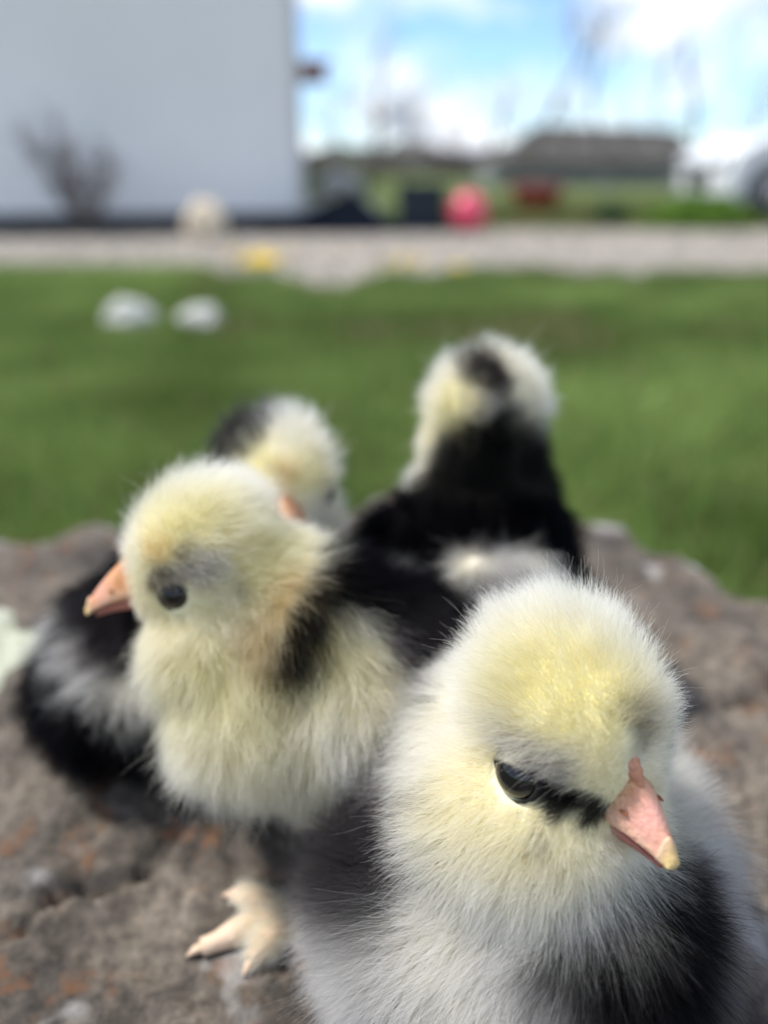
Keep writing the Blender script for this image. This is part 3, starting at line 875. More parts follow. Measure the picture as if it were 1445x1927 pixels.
def grow_down(name, me, root, n, seed, dens_fn, len_fn, flow_fn, comb_fn, col_fn, radius, clump=.45, clump_size=16, K=7):
    rng = np.random.default_rng(seed)
    me.calc_loop_triangles()
    nv = len(me.vertices)
    co = np.empty(nv * 3, np.float32); me.vertices.foreach_get('co', co); co = co.reshape(-1, 3)
    no = np.empty(nv * 3, np.float32); me.vertices.foreach_get('normal', no); no = no.reshape(-1, 3)
    nt_ = len(me.loop_triangles); tri = np.empty(nt_ * 3, np.int32); me.loop_triangles.foreach_get('vertices', tri); tri = tri.reshape(-1, 3)
    a, b, c = co[tri[:, 0]], co[tri[:, 1]], co[tri[:, 2]]
    ar = np.linalg.norm(np.cross(b - a, c - a), axis=1) * dens_fn((a + b + c) / 3)
    ti = rng.choice(nt_, n, p=ar / ar.sum())
    u, v = rng.random((2, n)); fl = u + v > 1; u[fl] = 1 - u[fl]; v[fl] = 1 - v[fl]; w = 1 - u - v
    P = a[ti] * w[:, None] + b[ti] * u[:, None] + c[ti] * v[:, None]
    Nn = no[tri[ti, 0]] * w[:, None] + no[tri[ti, 1]] * u[:, None] + no[tri[ti, 2]] * v[:, None]
    Nn /= np.linalg.norm(Nn, axis=1)[:, None]
    Ln = len_fn(P)
    keep = Ln > 0
    P, Nn, Ln = P[keep], Nn[keep], Ln[keep]; n = len(P)
    Fl = flow_fn(P, Nn); Fl -= Nn * np.sum(Fl * Nn, 1)[:, None]
    fn = np.linalg.norm(Fl, axis=1)[:, None]; Fl = Fl / np.maximum(fn, 1e-6) * np.minimum(1, fn * 3)
    cb = comb_fn(P)[:, None]
    Ln = Ln * rng.uniform(.55, 1.12, n)
    fly = rng.random(n) < .035
    Ln[fly] *= 1.45
    # smooth variation of the lie of the down
    sw = np.array([noise.noise_vector(Vector(p * 130)) for p in P.astype(float)])
    D = Nn * (1 - cb * .55) + Fl * cb + rng.normal(0, .22, (n, 3)) + sw * .45
    D /= np.linalg.norm(D, axis=1)[:, None]
    # never grow into the skin
    dn = np.sum(D * Nn, 1); low = dn < .18
    D[low] += Nn[low] * (.2 - dn[low])[:, None]; D /= np.linalg.norm(D, axis=1)[:, None]
    t = np.linspace(0, 1, K)
    G = np.array([0, 0, -1.0])
    side = np.cross(D, rng.normal(size=(n, 3))); side /= np.linalg.norm(side, axis=1)[:, None]
    bend = Fl * (.30 * cb) + G * .10 + side * rng.normal(0, .17, (n, 1))
    X = P[:, None] + Ln[:, None, None] * (D[:, None] * t[None, :, None] + bend[:, None] * (t ** 2)[None, :, None])
    wob = (rng.normal(0, 1, (n, 1, 3)) * np.sin(t * 5.0)[None, :, None] + rng.normal(0, .8, (n, 1, 3)) * np.sin(t * 8.5)[None, :, None]) * (Ln * .042)[:, None, None]
    X = X + wob * t[None, :, None]
    # clumping into wisps
    nc = max(10, n // clump_size); idx = rng.choice(n, nc, replace=False)
    kd = KDTree(nc)
    for i, j in enumerate(idx): kd.insert(Vector(P[j].astype(float)), i)
    kd.balance()
    near_ = np.fromiter((kd.find(Vector(p))[1] for p in P.astype(float)), np.int64, n)
    ck = clump * rng.uniform(.3, 1.25, n); ck[fly] *= .2
    tgt = X[idx[near_]]
    X = X + (tgt - X) * (np.clip(ck, 0, .93)[:, None] * (t ** 1.3)[None])[:, :, None]
    croot, ctip = col_fn(P)
    jit = rng.uniform(.86, 1.1, (n, 1))
    croot = np.clip(croot * jit, 0, .95); ctip = np.clip(ctip * jit, 0, .95)
    hc = bpy.data.hair_curves.new(name)
    hc.add_curves([K] * n)
    hc.attributes['position'].data.foreach_set('vector', X.astype(np.float32).ravel())
    ra = hc.attributes.get('radius') or hc.attributes.new('radius', 'FLOAT', 'POINT')
    rad = radius * (1 - t * .78)[None] * rng.uniform(.75, 1.25, (n, 1)); rad[fly] *= .7
    ra.data.foreach_set('value', rad.astype(np.float32).ravel())
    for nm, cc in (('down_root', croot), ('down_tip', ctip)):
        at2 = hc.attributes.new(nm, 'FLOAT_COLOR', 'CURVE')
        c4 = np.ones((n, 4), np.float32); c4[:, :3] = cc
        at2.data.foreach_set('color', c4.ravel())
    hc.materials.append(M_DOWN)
    return link(name, hc, root, None, True)

def painter(me, base_fn, strokes):
    """strokes: (px, py, radius in m, palette key, strength); each is a patch of plumage on the surface where that spot of the photo lies"""
    bv = BVHTree.FromPolygons([v.co.copy() for v in me.vertices], [tuple(p.vertices) for p in me.polygons])
    pts = []
    for s in strokes:
        px, py, r, k = s[:4]; st = s[4] if len(s) > 4 else 1.0
        d = ray(px, py).normalized()
        h = bv.ray_cast(CAM, d)
        if h[0] is None:
            best = None
            for i in range(60):
                q_ = CAM + d * (.08 + i * .003)
                f = bv.find_nearest(q_)
                if best is None or f[3] < best[1]: best = (f[0], f[3])
            hit = best[0]
        else: hit = h[0]
        pts.append((np.array(hit), r, k, st))
    def fn(P):
        cr, ct = base_fn(P)
        W = np.full((len(P), 1), .12); cr = cr * .12; ct = ct * .12
        wob = np.array([noise.noise_vector(Vector(p * 300)) for p in P.astype(float)]) * .0016
        Q = P + wob
        for c, r, k, st in pts:
            w = (st * np.exp(-(np.sum((Q - c) ** 2, 1) / (r * r)) ** 1.5))[:, None]
            cr = cr + w * np.array(PAL[k][0]); ct = ct + w * np.array(PAL[k][1]); W = W + w
        return cr / W, ct / W
    return fn

# --- eye: ball + lid with an almond opening
def make_eye(root, center, axis, upv, r, open_up, open_lo, tilt, name='eye', wide=1.12, lidcol=((.26, .24, .19), (.02, .018, .017)), fwdv=None):
    axis = axis.normalized(); M = frame(axis, upv)
    bm = bmesh.new(); bmesh.ops.create_uvsphere(bm, u_segments=40, v_segments=28, radius=r)
    rot = Matrix(((0, 0, 1), (1, 0, 0), (0, 1, 0)))   # pole -> axis
    vs_ = []
    for v in bm.verts:
        l = rot @ v.co
        v.co = center + M @ Vector((l.x, l.y, l.z))
    me = bm_mesh(bm)
    ang = np.array([math.degrees((Vector(v.co) - center).angle(axis)) for v in me.vertices])
    k = np.clip((ang - 33) / 5, 0, 1)[:, None]
    col = np.array([.004, .004, .005]) * (1 - k) + np.array([.009, .010, .011]) * k
    set_col(me, col)
    e = link(name, me, root, M_EYE, True)
    # lid shell
    NP, NT = 64, 12
    verts, cols, faces = [], [], []
    ct, st = math.cos(tilt), math.sin(tilt)
    for i in range(NP):
        ph = i / NP * 2 * math.pi
        cu, su = math.cos(ph), math.sin(ph)
        # almond boundary in tangent space
        o = open_up if su > 0 else open_lo
        th0 = 1 / math.sqrt((cu / wide) ** 2 + (su / o) ** 2)
        a, b = cu * ct - su * st, cu * st + su * ct
        for j in range(NT + 1):
            u = j / NT
            th = th0 + (1.75 - th0) * u
            lip = r * (1.03 + .13 * math.exp(-((u - .12) / .09) ** 2) + .09 * math.exp(-((u - .36) / .07) ** 2) + .015 * math.sin(i * 1.9) * math.exp(-((u - .2) / .15) ** 2))
            bead = 1 + .012 * math.sin(i * math.pi) * (1 if j == 1 else 0)
            p = Vector((math.cos(th), math.sin(th) * a, math.sin(th) * b)) * lip * bead
            verts.append(center + M @ p)
            kk = math.exp(-((u) / .05) ** 2)
            if fwdv is not None: kk = max(kk, min(1, max(0, (verts[-1] - center).normalized().dot(fwdv) * 2.2 - .5)))
            cols.append(np.array(lidcol[0]) * (1 - kk) + np.array(lidcol[1]) * kk)
    for i in range(NP):
        for j in range(NT):
            a, b = i * (NT + 1) + j, ((i + 1) % NP) * (NT + 1) + j
            faces.append((a, b, b + 1, a + 1))
    ml = mesh_from(verts, faces); set_col(ml, np.array(cols))
    lid = link('eyelid', ml, e, M_LID, False)
    return e

# --- beak
def make_beak(root, H, R3, s, base_x, zoff, length, comb=True, tip_col=(.76, .54, .24), pink=(.66, .35, .25), orange=(.50, .23, .09), gape=.10):
    """H head centre, R3 head frame (forward, left, up); lengths in m"""
    def P(x, y, z): return H + R3 @ Vector((x, y, z))
    Lb = length
    NS, NC = 28, 30
    rings, cols = [], []
    for i in range(NS + 1):
        t = i / NS
        x = base_x + Lb * t
        drop = -.20 * Lb * t ** 2.4 - .06 * Lb * t          # culmen curves down
        hw = (.0049 * (1 - t) ** .95 + .00085) * s
        hh = (.0066 * (1 - t) ** .85 + .0009) * s
        if t > .97: hw *= .55; hh *= .6
        ring = []
        for j in range(NC):
            a = j / NC * 2 * math.pi
            ca, sa = math.cos(a), math.sin(a)
            y = hw * ca * (1 - .38 * max(0, sa) ** 1.4)
            z = hh * sa if sa > 0 else hh * .12 * sa
            ring.append(P(x, y, zoff + drop + z))
            c = np.array(pink)
            nz = noise.noise(Vector((x * 420, y * 420, z * 420)))
            k = min(1, math.exp(-((t - .30) / .20) ** 2) * (.45 + .55 * max(0, sa)) * (1.0 + 1.1 * nz)); c = c * (1 - k) + np.array(orange) * k
            c = c * (1 + .16 * noise.noise(Vector((x * 900, y * 900, z * 900 + 5))))
            kk = math.exp(-((t - .66) / .14) ** 2) * .5; c = c * (1 - kk) + np.array((.72, .37, .33)) * kk
            if sa < .25: c = c * .45 + np.array((.80, .50, .34)) * .55       # pale cutting edge
            cols.append(c)
        rings.append(ring)
    me = mesh_from(*loft(rings)); set_col(me, np.array(cols))
    bk = link('beak', me, root, M_BEAK, True)
    # pale yellow tip with the egg tooth
    rings, cols = [], []
    for i in range(9):
        t = .87 + .145 * i / 8
        x = base_x + Lb * t
        drop = -.20 * Lb * t ** 2.4 - .06 * Lb * t
        tt = min(t, .985)
        hw = ((.0049 * (1 - tt) ** .95 + .00085) * s + .00008) * (1 if i < 8 else .35)
        hh = ((.0066 * (1 - tt) ** .85 + .0009) * s + .00008) * (1 if i < 8 else .35)
        bump = .0006 * s * math.exp(-((t - .90) / .05) ** 2)
        ring = []
        for j in range(NC):
            a = j / NC * 2 * math.pi; ca, sa = math.cos(a), math.sin(a)
            y = hw * ca * (1 - .38 * max(0, sa) ** 1.4); z = (hh + bump) * sa if sa > 0 else hh * .2 * sa
            ring.append(P(x, y, zoff + drop + z))
            k = min(1, i / 5.0); c = np.array((.74, .46, .34)) * (1 - k) + np.array(tip_col) * k
            cols.append(c)
        rings.append(ring)
    me = mesh_from(*loft(rings)); set_col(me, np.array(cols))
    tp = link('beak_tip', me, bk, M_BEAK, False)
    # lower half
    rings, cols = [], []
    for i in range(NS + 1):
        t = i / NS * .90
        x = base_x + Lb * t - .0006
        drop = -.20 * Lb * t ** 2.4 - .06 * Lb * t - gape * .001 * s
        hw = (.0046 * (1 - t) ** .95 + .0005) * s; hh = (.0046 * (1 - t) ** .9 + .0004) * s
        ring = []
        for j in range(NC):
            a = j / NC * 2 * math.pi; ca, sa = math.cos(a), math.sin(a)
            z = hh * sa if sa < 0 else hh * .1 * sa
            ring.append(P(x, hw * ca * (1 - .2 * max(0, -sa)), zoff + drop - .0008 * s + z))
            cols.append(np.array((.50, .20, .16)) * (1 - .25 * t))
        rings.append(ring)
    me = mesh_from(*loft(rings)); set_col(me, np.array(cols))
    link('lower_beak', me, root, M_BEAK, True)
    # nostrils and their orange flaps
    for sg in (-1, 1):
        c = P(base_x + Lb * .47, sg * .00285 * s, zoff + .0022 * s - .06 * Lb)
        c2 = c
        bm = bmesh.new(); bmesh.ops.create_uvsphere(bm, u_segments=10, v_segments=8, radius=1)
        for v in bm.verts: v.co = c2 + R3 @ Vector((v.co.x * .0008 * s, v.co.y * .00030 * s, v.co.z * .00018 * s))
        link('nostril', bm_mesh(bm), bk, M_NOSTRIL, False)
    if comb:
        path = []
        NSm = 12; rings, cols = [], []
        for i in range(NSm + 1):
            t = i / NSm
            x = base_x + .0050 * s - .0056 * s * t; z = zoff + .0036 * s + .0070 * s * t - .0012 * s * t * t
            w = .0011 * s * math.sin(math.pi * (.06 + .86 * t)) * (1 + .25 * noise.noise(Vector((i * .9, s, 2)))) + .0003; h = .0008 * s * (1 + .5 * noise.noise(Vector((i * 1.3, 4, s)))) * math.sin(math.pi * (.1 + .8 * t)) + .0002
            ring = []
            for j in range(10):
                a = j / 10 * 2 * math.pi
                ring.append(P(x + h * math.sin(a) * 1.1, w * math.cos(a), z + h * math.sin(a) * .5))
                cols.append((np.array((.55, .26, .18)) * (1 - .5 * (1 - t) ** 2) + np.array((.42, .17, .06)) * .5 * (1 - t) ** 2) * (1 + .25 * noise.noise(Vector((i * .8, j * .7, 1)))))
            rings.append(ring)
        me = mesh_from(*loft(rings)); set_col(me, np.array(cols))
        link('comb', me, root, M_BEAK, True)
    return bk

# --- foot: shank, three front toes, one hind toe, claws
M_FOOT = mat_attr('foot_skin', 'tint', rough=.55, spec=.35, sss=.2, bump=.5, bscale=1500)
def make_foot(root, ankle, foot, fwd, s=1.0, name='leg'):
    """ankle: top of the shank (inside the belly); foot: point on the rock"""
    fwd = Vector((fwd.x, fwd.y, 0)).normalized(); left = Vector((-fwd.y, fwd.x, 0))
    acc = Acc(); claws = []
    acc.add(tube([ankle, ankle.lerp(foot, .5) + Vector((0, 0, .001)), foot + Vector((0, 0, .0032 * s))], [.0042 * s, .0034 * s, .0036 * s], 10))
    for ang, ln in ((6, .0190), (42, .0125), (-34, .0130), (170, .008)):
        a = R(ang); d = fwd * math.cos(a) + left * math.sin(a)
        path, rad = [], []
        for i in range(7):
            t = i / 6
            q_ = foot + d * (ln * s * t)
            z = max(rock_z(q_.x, q_.y), foot.z - .004) + .0019 * s + .0012 * s * math.sin(t * math.pi)
            path.append(Vector((q_.x, q_.y, z))); rad.append(s * (.0031 - .0011 * t + .0003 * math.sin(t * 12)))
        acc.add(tube(path, rad, 9))
        e = path[-1]
        claws.append(([e - d * .001, e + d * .0014 * s + Vector((0, 0, -.0002)), e + d * .0032 * s + Vector((0, 0, -.0012 * s))], [.0012 * s, .0009 * s, .0002]))
    me = acc.mesh(); rngl = np.random.default_rng(3)
    set_col(me, np.array((.66, .50, .36)) * np.random.default_rng(3).uniform(.92, 1.05, (len(me.vertices), 1)))
    lg = link(name, me, root, M_FOOT, True)
    for pth, rd in claws:
        mc = mesh_from(*tube(pth, rd, 7)); set_col(mc, np.tile(np.array((.62, .46, .33)), (len(mc.vertices), 1)))
        link('claw', mc, lg, M_BEAK, False)
    return lg

def chick(label, seed, head, hf, hroll, body, bf, brad, bparts, n, radius, strokes, base='KW', hs=1.0, eyes=None, comb=True,
          neck=(.0125, .017), feet=(), lenb=.0095, lenh=.0062, clump=.5, beak_kw=None, flow_body=None, neck_pts=None, face=None, extra=(), foot_down=None, hlim=1.32, hcomb=.42, bcomb=.55, puffs=()):
    """head/body: centres; hf/bf: facing directions"""
    gz = rock_z(body.x, body.y)
    root = empty('chick', (body.x, body.y, gz), label, 'chick', 'chicks on the rock')
    HR = frame(hf); HR = Matrix.Rotation(hroll, 3, hf.normalized()) @ HR
    BR = frame(bf)
    parts = []
    parts.append((head, (.0148 * hs, .0128 * hs, .0136 * hs), HR))
    parts.append((head + HR @ Vector((-.003, 0, .0035)) * hs, (.0118 * hs, .0118 * hs, .0118 * hs), HR))
    parts.append((head + HR @ Vector((.008, 0, -.0032)) * hs, (.0078 * hs, .0092 * hs, .0080 * hs), HR))
    for sg in (-1, 1):
        parts.append((head + HR @ Vector((.001, sg * .0065, -.006)) * hs, (.0090 * hs, .0072 * hs, .0078 * hs), HR))
    hb = head + HR @ Vector((-.004, 0, -.006)) * hs
    nb_ = body + BR @ Vector((brad[0] * .45, 0, brad[2] * .45))
    pts = [hb] + list(neck_pts or []) + [nb_]
    for i in range(len(pts) - 1):
        f0, f1 = i / (len(pts) - 1), (i + 1) / (len(pts) - 1)
        parts += chain(pts[i], pts[i + 1], neck[0] + (neck[1] - neck[0]) * f0, neck[0] + (neck[1] - neck[0]) * f1)
    parts.append((body, brad, BR))
    for off, rad, rot in bparts:
        parts.append((body + BR @ Vector(off), rad, BR @ rot))
    for c, r in list(extra) + list(puffs):
        parts.append((c, (r, r, r), I3))
    me = voxel_union(parts)
    for v in me.vertices:                                    # keep the belly above the stone
        gzv = rock_z(v.co.x, v.co.y) + .002
        if v.co.z < gzv: v.co.z = gzv
    Hc = np.array(head); HRi = np.array(HR.transposed()); Bc = np.array(body); BRi = np.array(BR.transposed())
    eyes = eyes or {}
    eyer = eyes.get('r', .0034) * hs
    epos = {}
    for sg in (-1, 1):
        l = Vector(eyes.get('pos', (.0056, .0108, .0005))); l.y *= sg
        epos[sg] = head + HR @ (l * hs)
    bx, bz = (face or {}).get('bx', .0120) * hs, (face or {}).get('bz', -.0022) * hs
    bs = (beak_kw or {}).get('bs', 1.0)
    def headw(P):
        l = (P - Hc) @ HRi.T
        d = np.linalg.norm(l / np.array([.0215, .0195, .020]) / hs, axis=1)
        return np.clip((hlim - d) / .35, 0, 1), l / hs
    def base_fn(P):
        hw, hl = headw(P); bl = (P - Bc) @ BRi.T
        z = bl[:, 2] / brad[2]
        kk = np.clip((z + .25) / .5, 0, 1)[:, None]
        def pal(k): return np.array(PAL[k][0]), np.array(PAL[k][1])
        top, low = pal(base[0]), pal(base[1]); hd = pal('y')
        cr = low[0] * (1 - kk) + top[0] * kk; ct = low[1] * (1 - kk) + top[1] * kk
        h = hw[:, None]
        return cr * (1 - h) + hd[0] * h, ct * (1 - h) + hd[1] * h
    col_fn = painter(me, base_fn, strokes)
    def len_fn(P):
        hw, hl = headw(P)
        Lh = lenh * (1 + .45 * np.clip(hl[:, 2] / .013, 0, 1) * np.clip((.012 - hl[:, 0]) / .01, 0, 1))
        # short down on the face around the beak and the eyes
        fx = np.linalg.norm((hl - np.array([bx / hs + .001, 0, bz / hs])) / np.array([1, 1.1, .9]), axis=1)
        Lh = Lh * np.clip(.28 + (fx - .004 * bs) / .012, .28, 1)
        Ln = Lh * hw + lenb * (1 - hw)
        for sg in (-1, 1):
            rel = (P - np.array(epos[sg])) @ HRi.T
            d = np.linalg.norm(rel, axis=1)
            up = np.clip(rel[:, 2] / eyer, -1, 1)
            brow = eyes.get('brow', .5)
            fl = .52 + brow * np.clip(up, 0, 1)
            Ln = Ln * np.clip((d / eyer - 1.05) / 1.6 + fl, 0, 1)
            Ln[d < eyer * (1.13 - .06 * brow * np.clip(up, 0, 1))] = 0
        fr = np.linalg.norm((hl - np.array([bx / hs, 0, bz / hs])) / np.array([1, 1, .85]), axis=1)
        Ln[(fr < .0046 * bs)] = 0
        if comb:
            Ln[(np.abs(hl[:, 1]) < .0013 * bs) & (hl[:, 0] > bx / hs - .004) & (hl[:, 2] > bz / hs + .002) & (hl[:, 2] < bz / hs + .0105 * bs)] = 0
        low = P[:, 2] < gz + .006
        Ln[low] *= .6
        return Ln
    fb = np.array(flow_body or (-.45, 0, -.85))
    def flow_fn(P, Nn):
        hw, hl = headw(P)
        hfw = hl - np.array([.020, 0, -.004]); hfw /= np.linalg.norm(hfw, axis=1)[:, None]
        hfw = hfw @ HRi
        dk = np.clip((-.001 - hl[:, 2]) / .006, 0, 1)[:, None]
        hfw = hfw * (1 - .75 * dk) + np.array([0, 0, -1.0]) * .75 * dk
        bb = np.array(BR @ Vector(fb))
        out = hfw * hw[:, None] + np.tile(bb, (len(P), 1)) * (1 - hw[:, None])
        # brow down hangs over the eye
        for sg in (-1, 1):
            rel = (P - np.array(epos[sg])) @ HRi.T
            d = np.linalg.norm(rel, axis=1)
            k = (np.exp(-((d - eyer * 1.6) / (eyer * .8)) ** 2) * np.clip(rel[:, 2] / eyer, 0, 1) * eyes.get('brow', .5))[:, None]
            dn = np.array(HR @ Vector((-.35, sg * .3, -.9)))
            out = out * (1 - k) + dn * k
        return out
    def comb_fn(P):
        hw, hl = headw(P)
        return hcomb * hw + bcomb * (1 - hw)
    def dens(P): return np.ones(len(P))
    nv = len(me.vertices); co = np.empty(nv * 3, np.float32); me.vertices.foreach_get('co', co); co = co.reshape(-1, 3)
    cr, ct = col_fn(co); set_col(me, cr * .9)
    link('body', me, root, M_SKIN, True)
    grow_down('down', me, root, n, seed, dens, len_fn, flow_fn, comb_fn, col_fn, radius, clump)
    for sg in (-1, 1):
        side = HR @ Vector((.20, sg, .02)).normalized()
        ec = epos[sg] - side * eyer * eyes.get('sink', .25)
        make_eye(root, ec, side, HR @ Vector((0, 0, 1)), eyer, eyes.get('up', .62), eyes.get('lo', .72), eyes.get('tilt', 0) * (-sg), wide=eyes.get('wide', 1.0), fwdv=hf.normalized() if eyes.get('darkfront') else None)
    kw = dict(length=.0135 * hs); kw.update(beak_kw or {}); kw.pop('bs', None)
    make_beak(root, head, HR, hs * bs, bx, bz, kw.pop('length'), comb, **kw)
    for k, (ankle, ft, fw, sc) in enumerate(feet):
        ft = Vector((ft.x, ft.y, rock_z(ft.x, ft.y)))
        lg = make_foot(root, ankle, ft, fw, sc)
        if foot_down and k == 0:
            fd = Vector((fw.x, fw.y, 0)).normalized(); F0 = np.array(ft); fdn = np.array(fd); A0 = np.array(ankle)
            def flen(P):
                u = (P - F0) @ fdn
                L_ = np.where(u > .0080 * sc, .0016, .0036)
                L_[(u > .0115 * sc)] = 0
                return L_
            def ffl(P, Nn): return np.tile(fdn * .9 + np.array([0, 0, -.3]), (len(P), 1))
            def fcol(P):
                n_ = len(P); return np.tile(np.array((.86, .79, .60)), (n_, 1)), np.tile(np.array((.93, .91, .82)), (n_, 1))
            grow_down('leg_down', lg.data, root, foot_down, seed + 50, dens, flen, ffl, lambda P: np.full(len(P), 1.0), fcol, radius * 1.3, .4)
    return root, HR, BR

I3 = Matrix.Identity(3)
def roty(a): return Matrix.Rotation(R(a), 3, 'Y')

# ---- A: the front chick, looking down to the right
hA = at(1063, 1352, .129)
fA = Vector((.43, -.90, .05))
bA = at(985, 1700, .152)
bfA = Vector((.40, -.90, .05))
strA = [  # crown
    (1080, 1120, .008, 'W'), (1180, 1170, .007, 'W'), (980, 1160, .008, 'W'), (900, 1230, .007, 'W'), (1250, 1280, .006, 'W'), (1240, 1380, .006, 'W'),
    (1050, 1290, .0065, 'Y'), (1130, 1300, .0065, 'Y'), (1190, 1270, .004, 'y'), (1080, 1350, .005, 'Y'), (980, 1330, .004, 'Y'),
    (1000, 1405, .0045, 'S', .9), (960, 1390, .004, 'S', .6), (1060, 1430, .003, 'S', .9), (1040, 1440, .002, 'G', .6), (1110, 1400, .0035, 'y'), (1120, 1460, .003, 'y'),
    (1185, 1335, .0022, 'N', 1.4), (1205, 1375, .0028, 'B', 1.2), (1225, 1350, .003, 'B'), (1170, 1385, .002, 'y'),
    # lores and cheeks
    (1058, 1500, .0019, 'K', 8), (1080, 1506, .0017, 'K', 8), (1108, 1522, .0016, 'K', 6), (1036, 1492, .0017, 'K', 5),
    (900, 1480, .007, 'y'), (870, 1400, .006, 'W'), (860, 1560, .005, 'y'), (960, 1590, .006, 'y'), (920, 1650, .006, 'W'), (860, 1330, .005, 'W'), (810, 1410, .005, 'W', .8),
    (1020, 1592, .0020, 'B', 1.2), (1100, 1685, .007, 'W', 2), (1000, 1690, .006, 'W', 2), (1180, 1640, .005, 'W', 2), (900, 1690, .006, 'W', 1.5), (1060, 1610, .005, 'y'), (1260, 1500, .006, 'W'), (1240, 1560, .006, 'W'),
    # neck and back
    (810, 1320, .005, 'W', 2), (850, 1270, .005, 'W', 2), (770, 1420, .004, 'W'), (775, 1350, .004, 'S', 2), (770, 1270, .004, 'G', 3), (740, 1320, .005, 'G', 3), (730, 1380, .004, 'D', 2), (735, 1480, .0045, 'D', 1.2),
    (700, 1420, .004, 'G'), (690, 1540, .008, 'D', 4), (710, 1630, .008, 'D', 4), (750, 1660, .006, 'D', 4), (720, 1580, .006, 'D', 4), (700, 1700, .006, 'D', 4), (655, 1650, .006, 'D', 3), (640, 1600, .006, 'D', 1.5), (740, 1500, .006, 'D', 2), (660, 1480, .005, 'G'), (600, 1520, .006, 'G'),
    (590, 1600, .006, 'G'), (620, 1680, .005, 'G'), (830, 1600, .004, 'W'),
    # breast
    (800, 1800, .008, 'W', 2), (700, 1800, .008, 'S', 3), (900, 1880, .009, 'W', 2), (780, 1900, .009, 'S', 3), (640, 1760, .006, 'S', 2), (900, 1780, .006, 'W', 2), (1000, 1860, .006, 'S', .7),
    (1105, 1770, .0045, 'K', 8), (1180, 1760, .007, 'K', 8), (1160, 1820, .006, 'K', 8), (1245, 1715, .006, 'K', 6), (1240, 1800, .006, 'K', 6), (1130, 1900, .005, 'G', 2), (1040, 1830, .005, 'S', 4), (960, 1800, .006, 'S', 3), (1010, 1900, .006, 'S', 3), (1060, 1890, .004, 'G', 2),
    (1320, 1620, .007, 'S', .8), (1370, 1680, .007, 'G', 2), (1320, 1760, .007, 'G', 2), (1300, 1560, .006, 'S', 1), (1350, 1540, .006, 'G', 1.5), (1300, 1690, .005, 'S', 1.2), (1360, 1800, .006, 'D'), (1270, 1900, .006, 'K'), (1180, 1910, .005, 'G')]
chick('fluffy pale chick closest to the camera with a pink beak and scowling eye', 1, hA, fA, R(0), bA, bfA, (.031, .0310, .028),
      [((-.004, .026, .006), (.021, .010, .015), roty(15)), ((-.004, -.0250, .001), (.019, .0095, .016), roty(15)), ((.010, 0, -.002), (.020, .024, .020), I3), ((-.020, 0, .006), (.017, .017, .015), I3)],
      170000, .000034, strA, 'GS', hs=1.10, clump=.42, puffs=[(at(1030, 1525, .129), .0142), (at(960, 1520, .133), .0140), (at(1090, 1570, .131), .0095), (at(925, 1480, .138), .0120)], lenb=.0112, lenh=.0056, bcomb=.44,
      eyes=dict(r=.0039, up=.60, lo=.80, wide=1.14, tilt=R(14), brow=.45, darkfront=True, pos=(.0054, .0114, -.0016), sink=.14), face=dict(bx=.0106, bz=-.0048),
      beak_kw=dict(length=.0134, bs=1.06, gape=.4), extra=[(at(900, 1420, .152), .0140), (at(865, 1530, .154), .0150), (at(940, 1390, .146), .0145)],
      feet=[(bA + Vector((-.024, -.002, -.012)), on_z(548, 1745, ROCK_Z), Vector((-.95, -.28, 0)), 1.0), (bA + Vector((.02, -.01, -.012)), bA + Vector((.024, -.02, 0)), Vector((.4, -.9, 0)), 1.0)],
      foot_down=16000)

# ---- B: the yellow chick in profile, facing left
hB = at(378, 1052, .166)
fB = Vector((-.97, -.14, -.20))
bB = at(655, 1285, .178)
bfB = Vector((-.80, -.10, .30))
strB = [
    (330, 890, .007, 'W'), (245, 960, .006, 'W'), (430, 920, .007, 'W'), (240, 1030, .004, 'W'), (300, 960, .005, 'Y'), (390, 960, .006, 'Y'), (330, 1005, .005, 'Y'), (300, 1035, .0025, 'O'),
    (440, 980, .005, 'y'), (365, 1062, .0034, 'S', .9), (320, 1078, .003, 'G', .4), (400, 1075, .0032, 'G', .3), (300, 1100, .0022, 'B', 1.4), (420, 1100, .004, 'W', .7), (345, 1040, .002, 'B', .8),
    (430, 1150, .006, 'y'), (360, 1180, .005, 'y'), (300, 1200, .004, 'y'), (470, 1200, .005, 'O', .5), (520, 1150, .005, 'O', .5), (550, 1100, .005, 'O', .4), (490, 1230, .004, 'O', .5),
    (530, 1010, .005, 'Y'), (500, 1040, .006, 'Y'), (560, 1050, .004, 'y'), (560, 985, .004, 'W'), (455, 1112, .0018, 'N', .9), (480, 1090, .004, 'Y'),
    (280, 1260, .006, 'y'), (350, 1300, .007, 'Y'), (420, 1270, .006, 'Y'), (400, 1390, .008, 'y'), (500, 1450, .009, 'y'), (600, 1470, .008, 'y'), (480, 1340, .007, 'Y'), (560, 1400, .007, 'y'),
    (640, 1200, .0055, 'Y'), (620, 1270, .006, 'Y'), (680, 1240, .005, 'y'), (640, 1350, .007, 'W'), (700, 1320, .006, 'y'), (650, 1160, .003, 'W'),
    (640, 1050, .0040, 'K', 6), (612, 1105, .0034, 'K', 8), (580, 1165, .0030, 'K', 8), (548, 1215, .0026, 'K', 8), (524, 1245, .002, 'K', 6),
    (670, 1080, .007, 'K', 2.5), (690, 1040, .006, 'K', 2.5), (770, 1100, .009, 'K', 1.5), (840, 1150, .009, 'K', 1.5), (730, 1140, .005, 'K', 1.3), (800, 1060, .008, 'K', 1.5), (720, 1190, .0035, 'G'), (780, 1180, .006, 'D'),
    (740, 1062, .003, 'S', 1.3), (935, 1060, .0055, 'S', 1.6), (975, 1085, .0055, 'S', 1.6), (890, 1055, .0045, 'W', 1.6), (1000, 1070, .005, 'W', 1.5), (940, 1120, .005, 'S', 1.5), (900, 1110, .004, 'G', 1.2)]
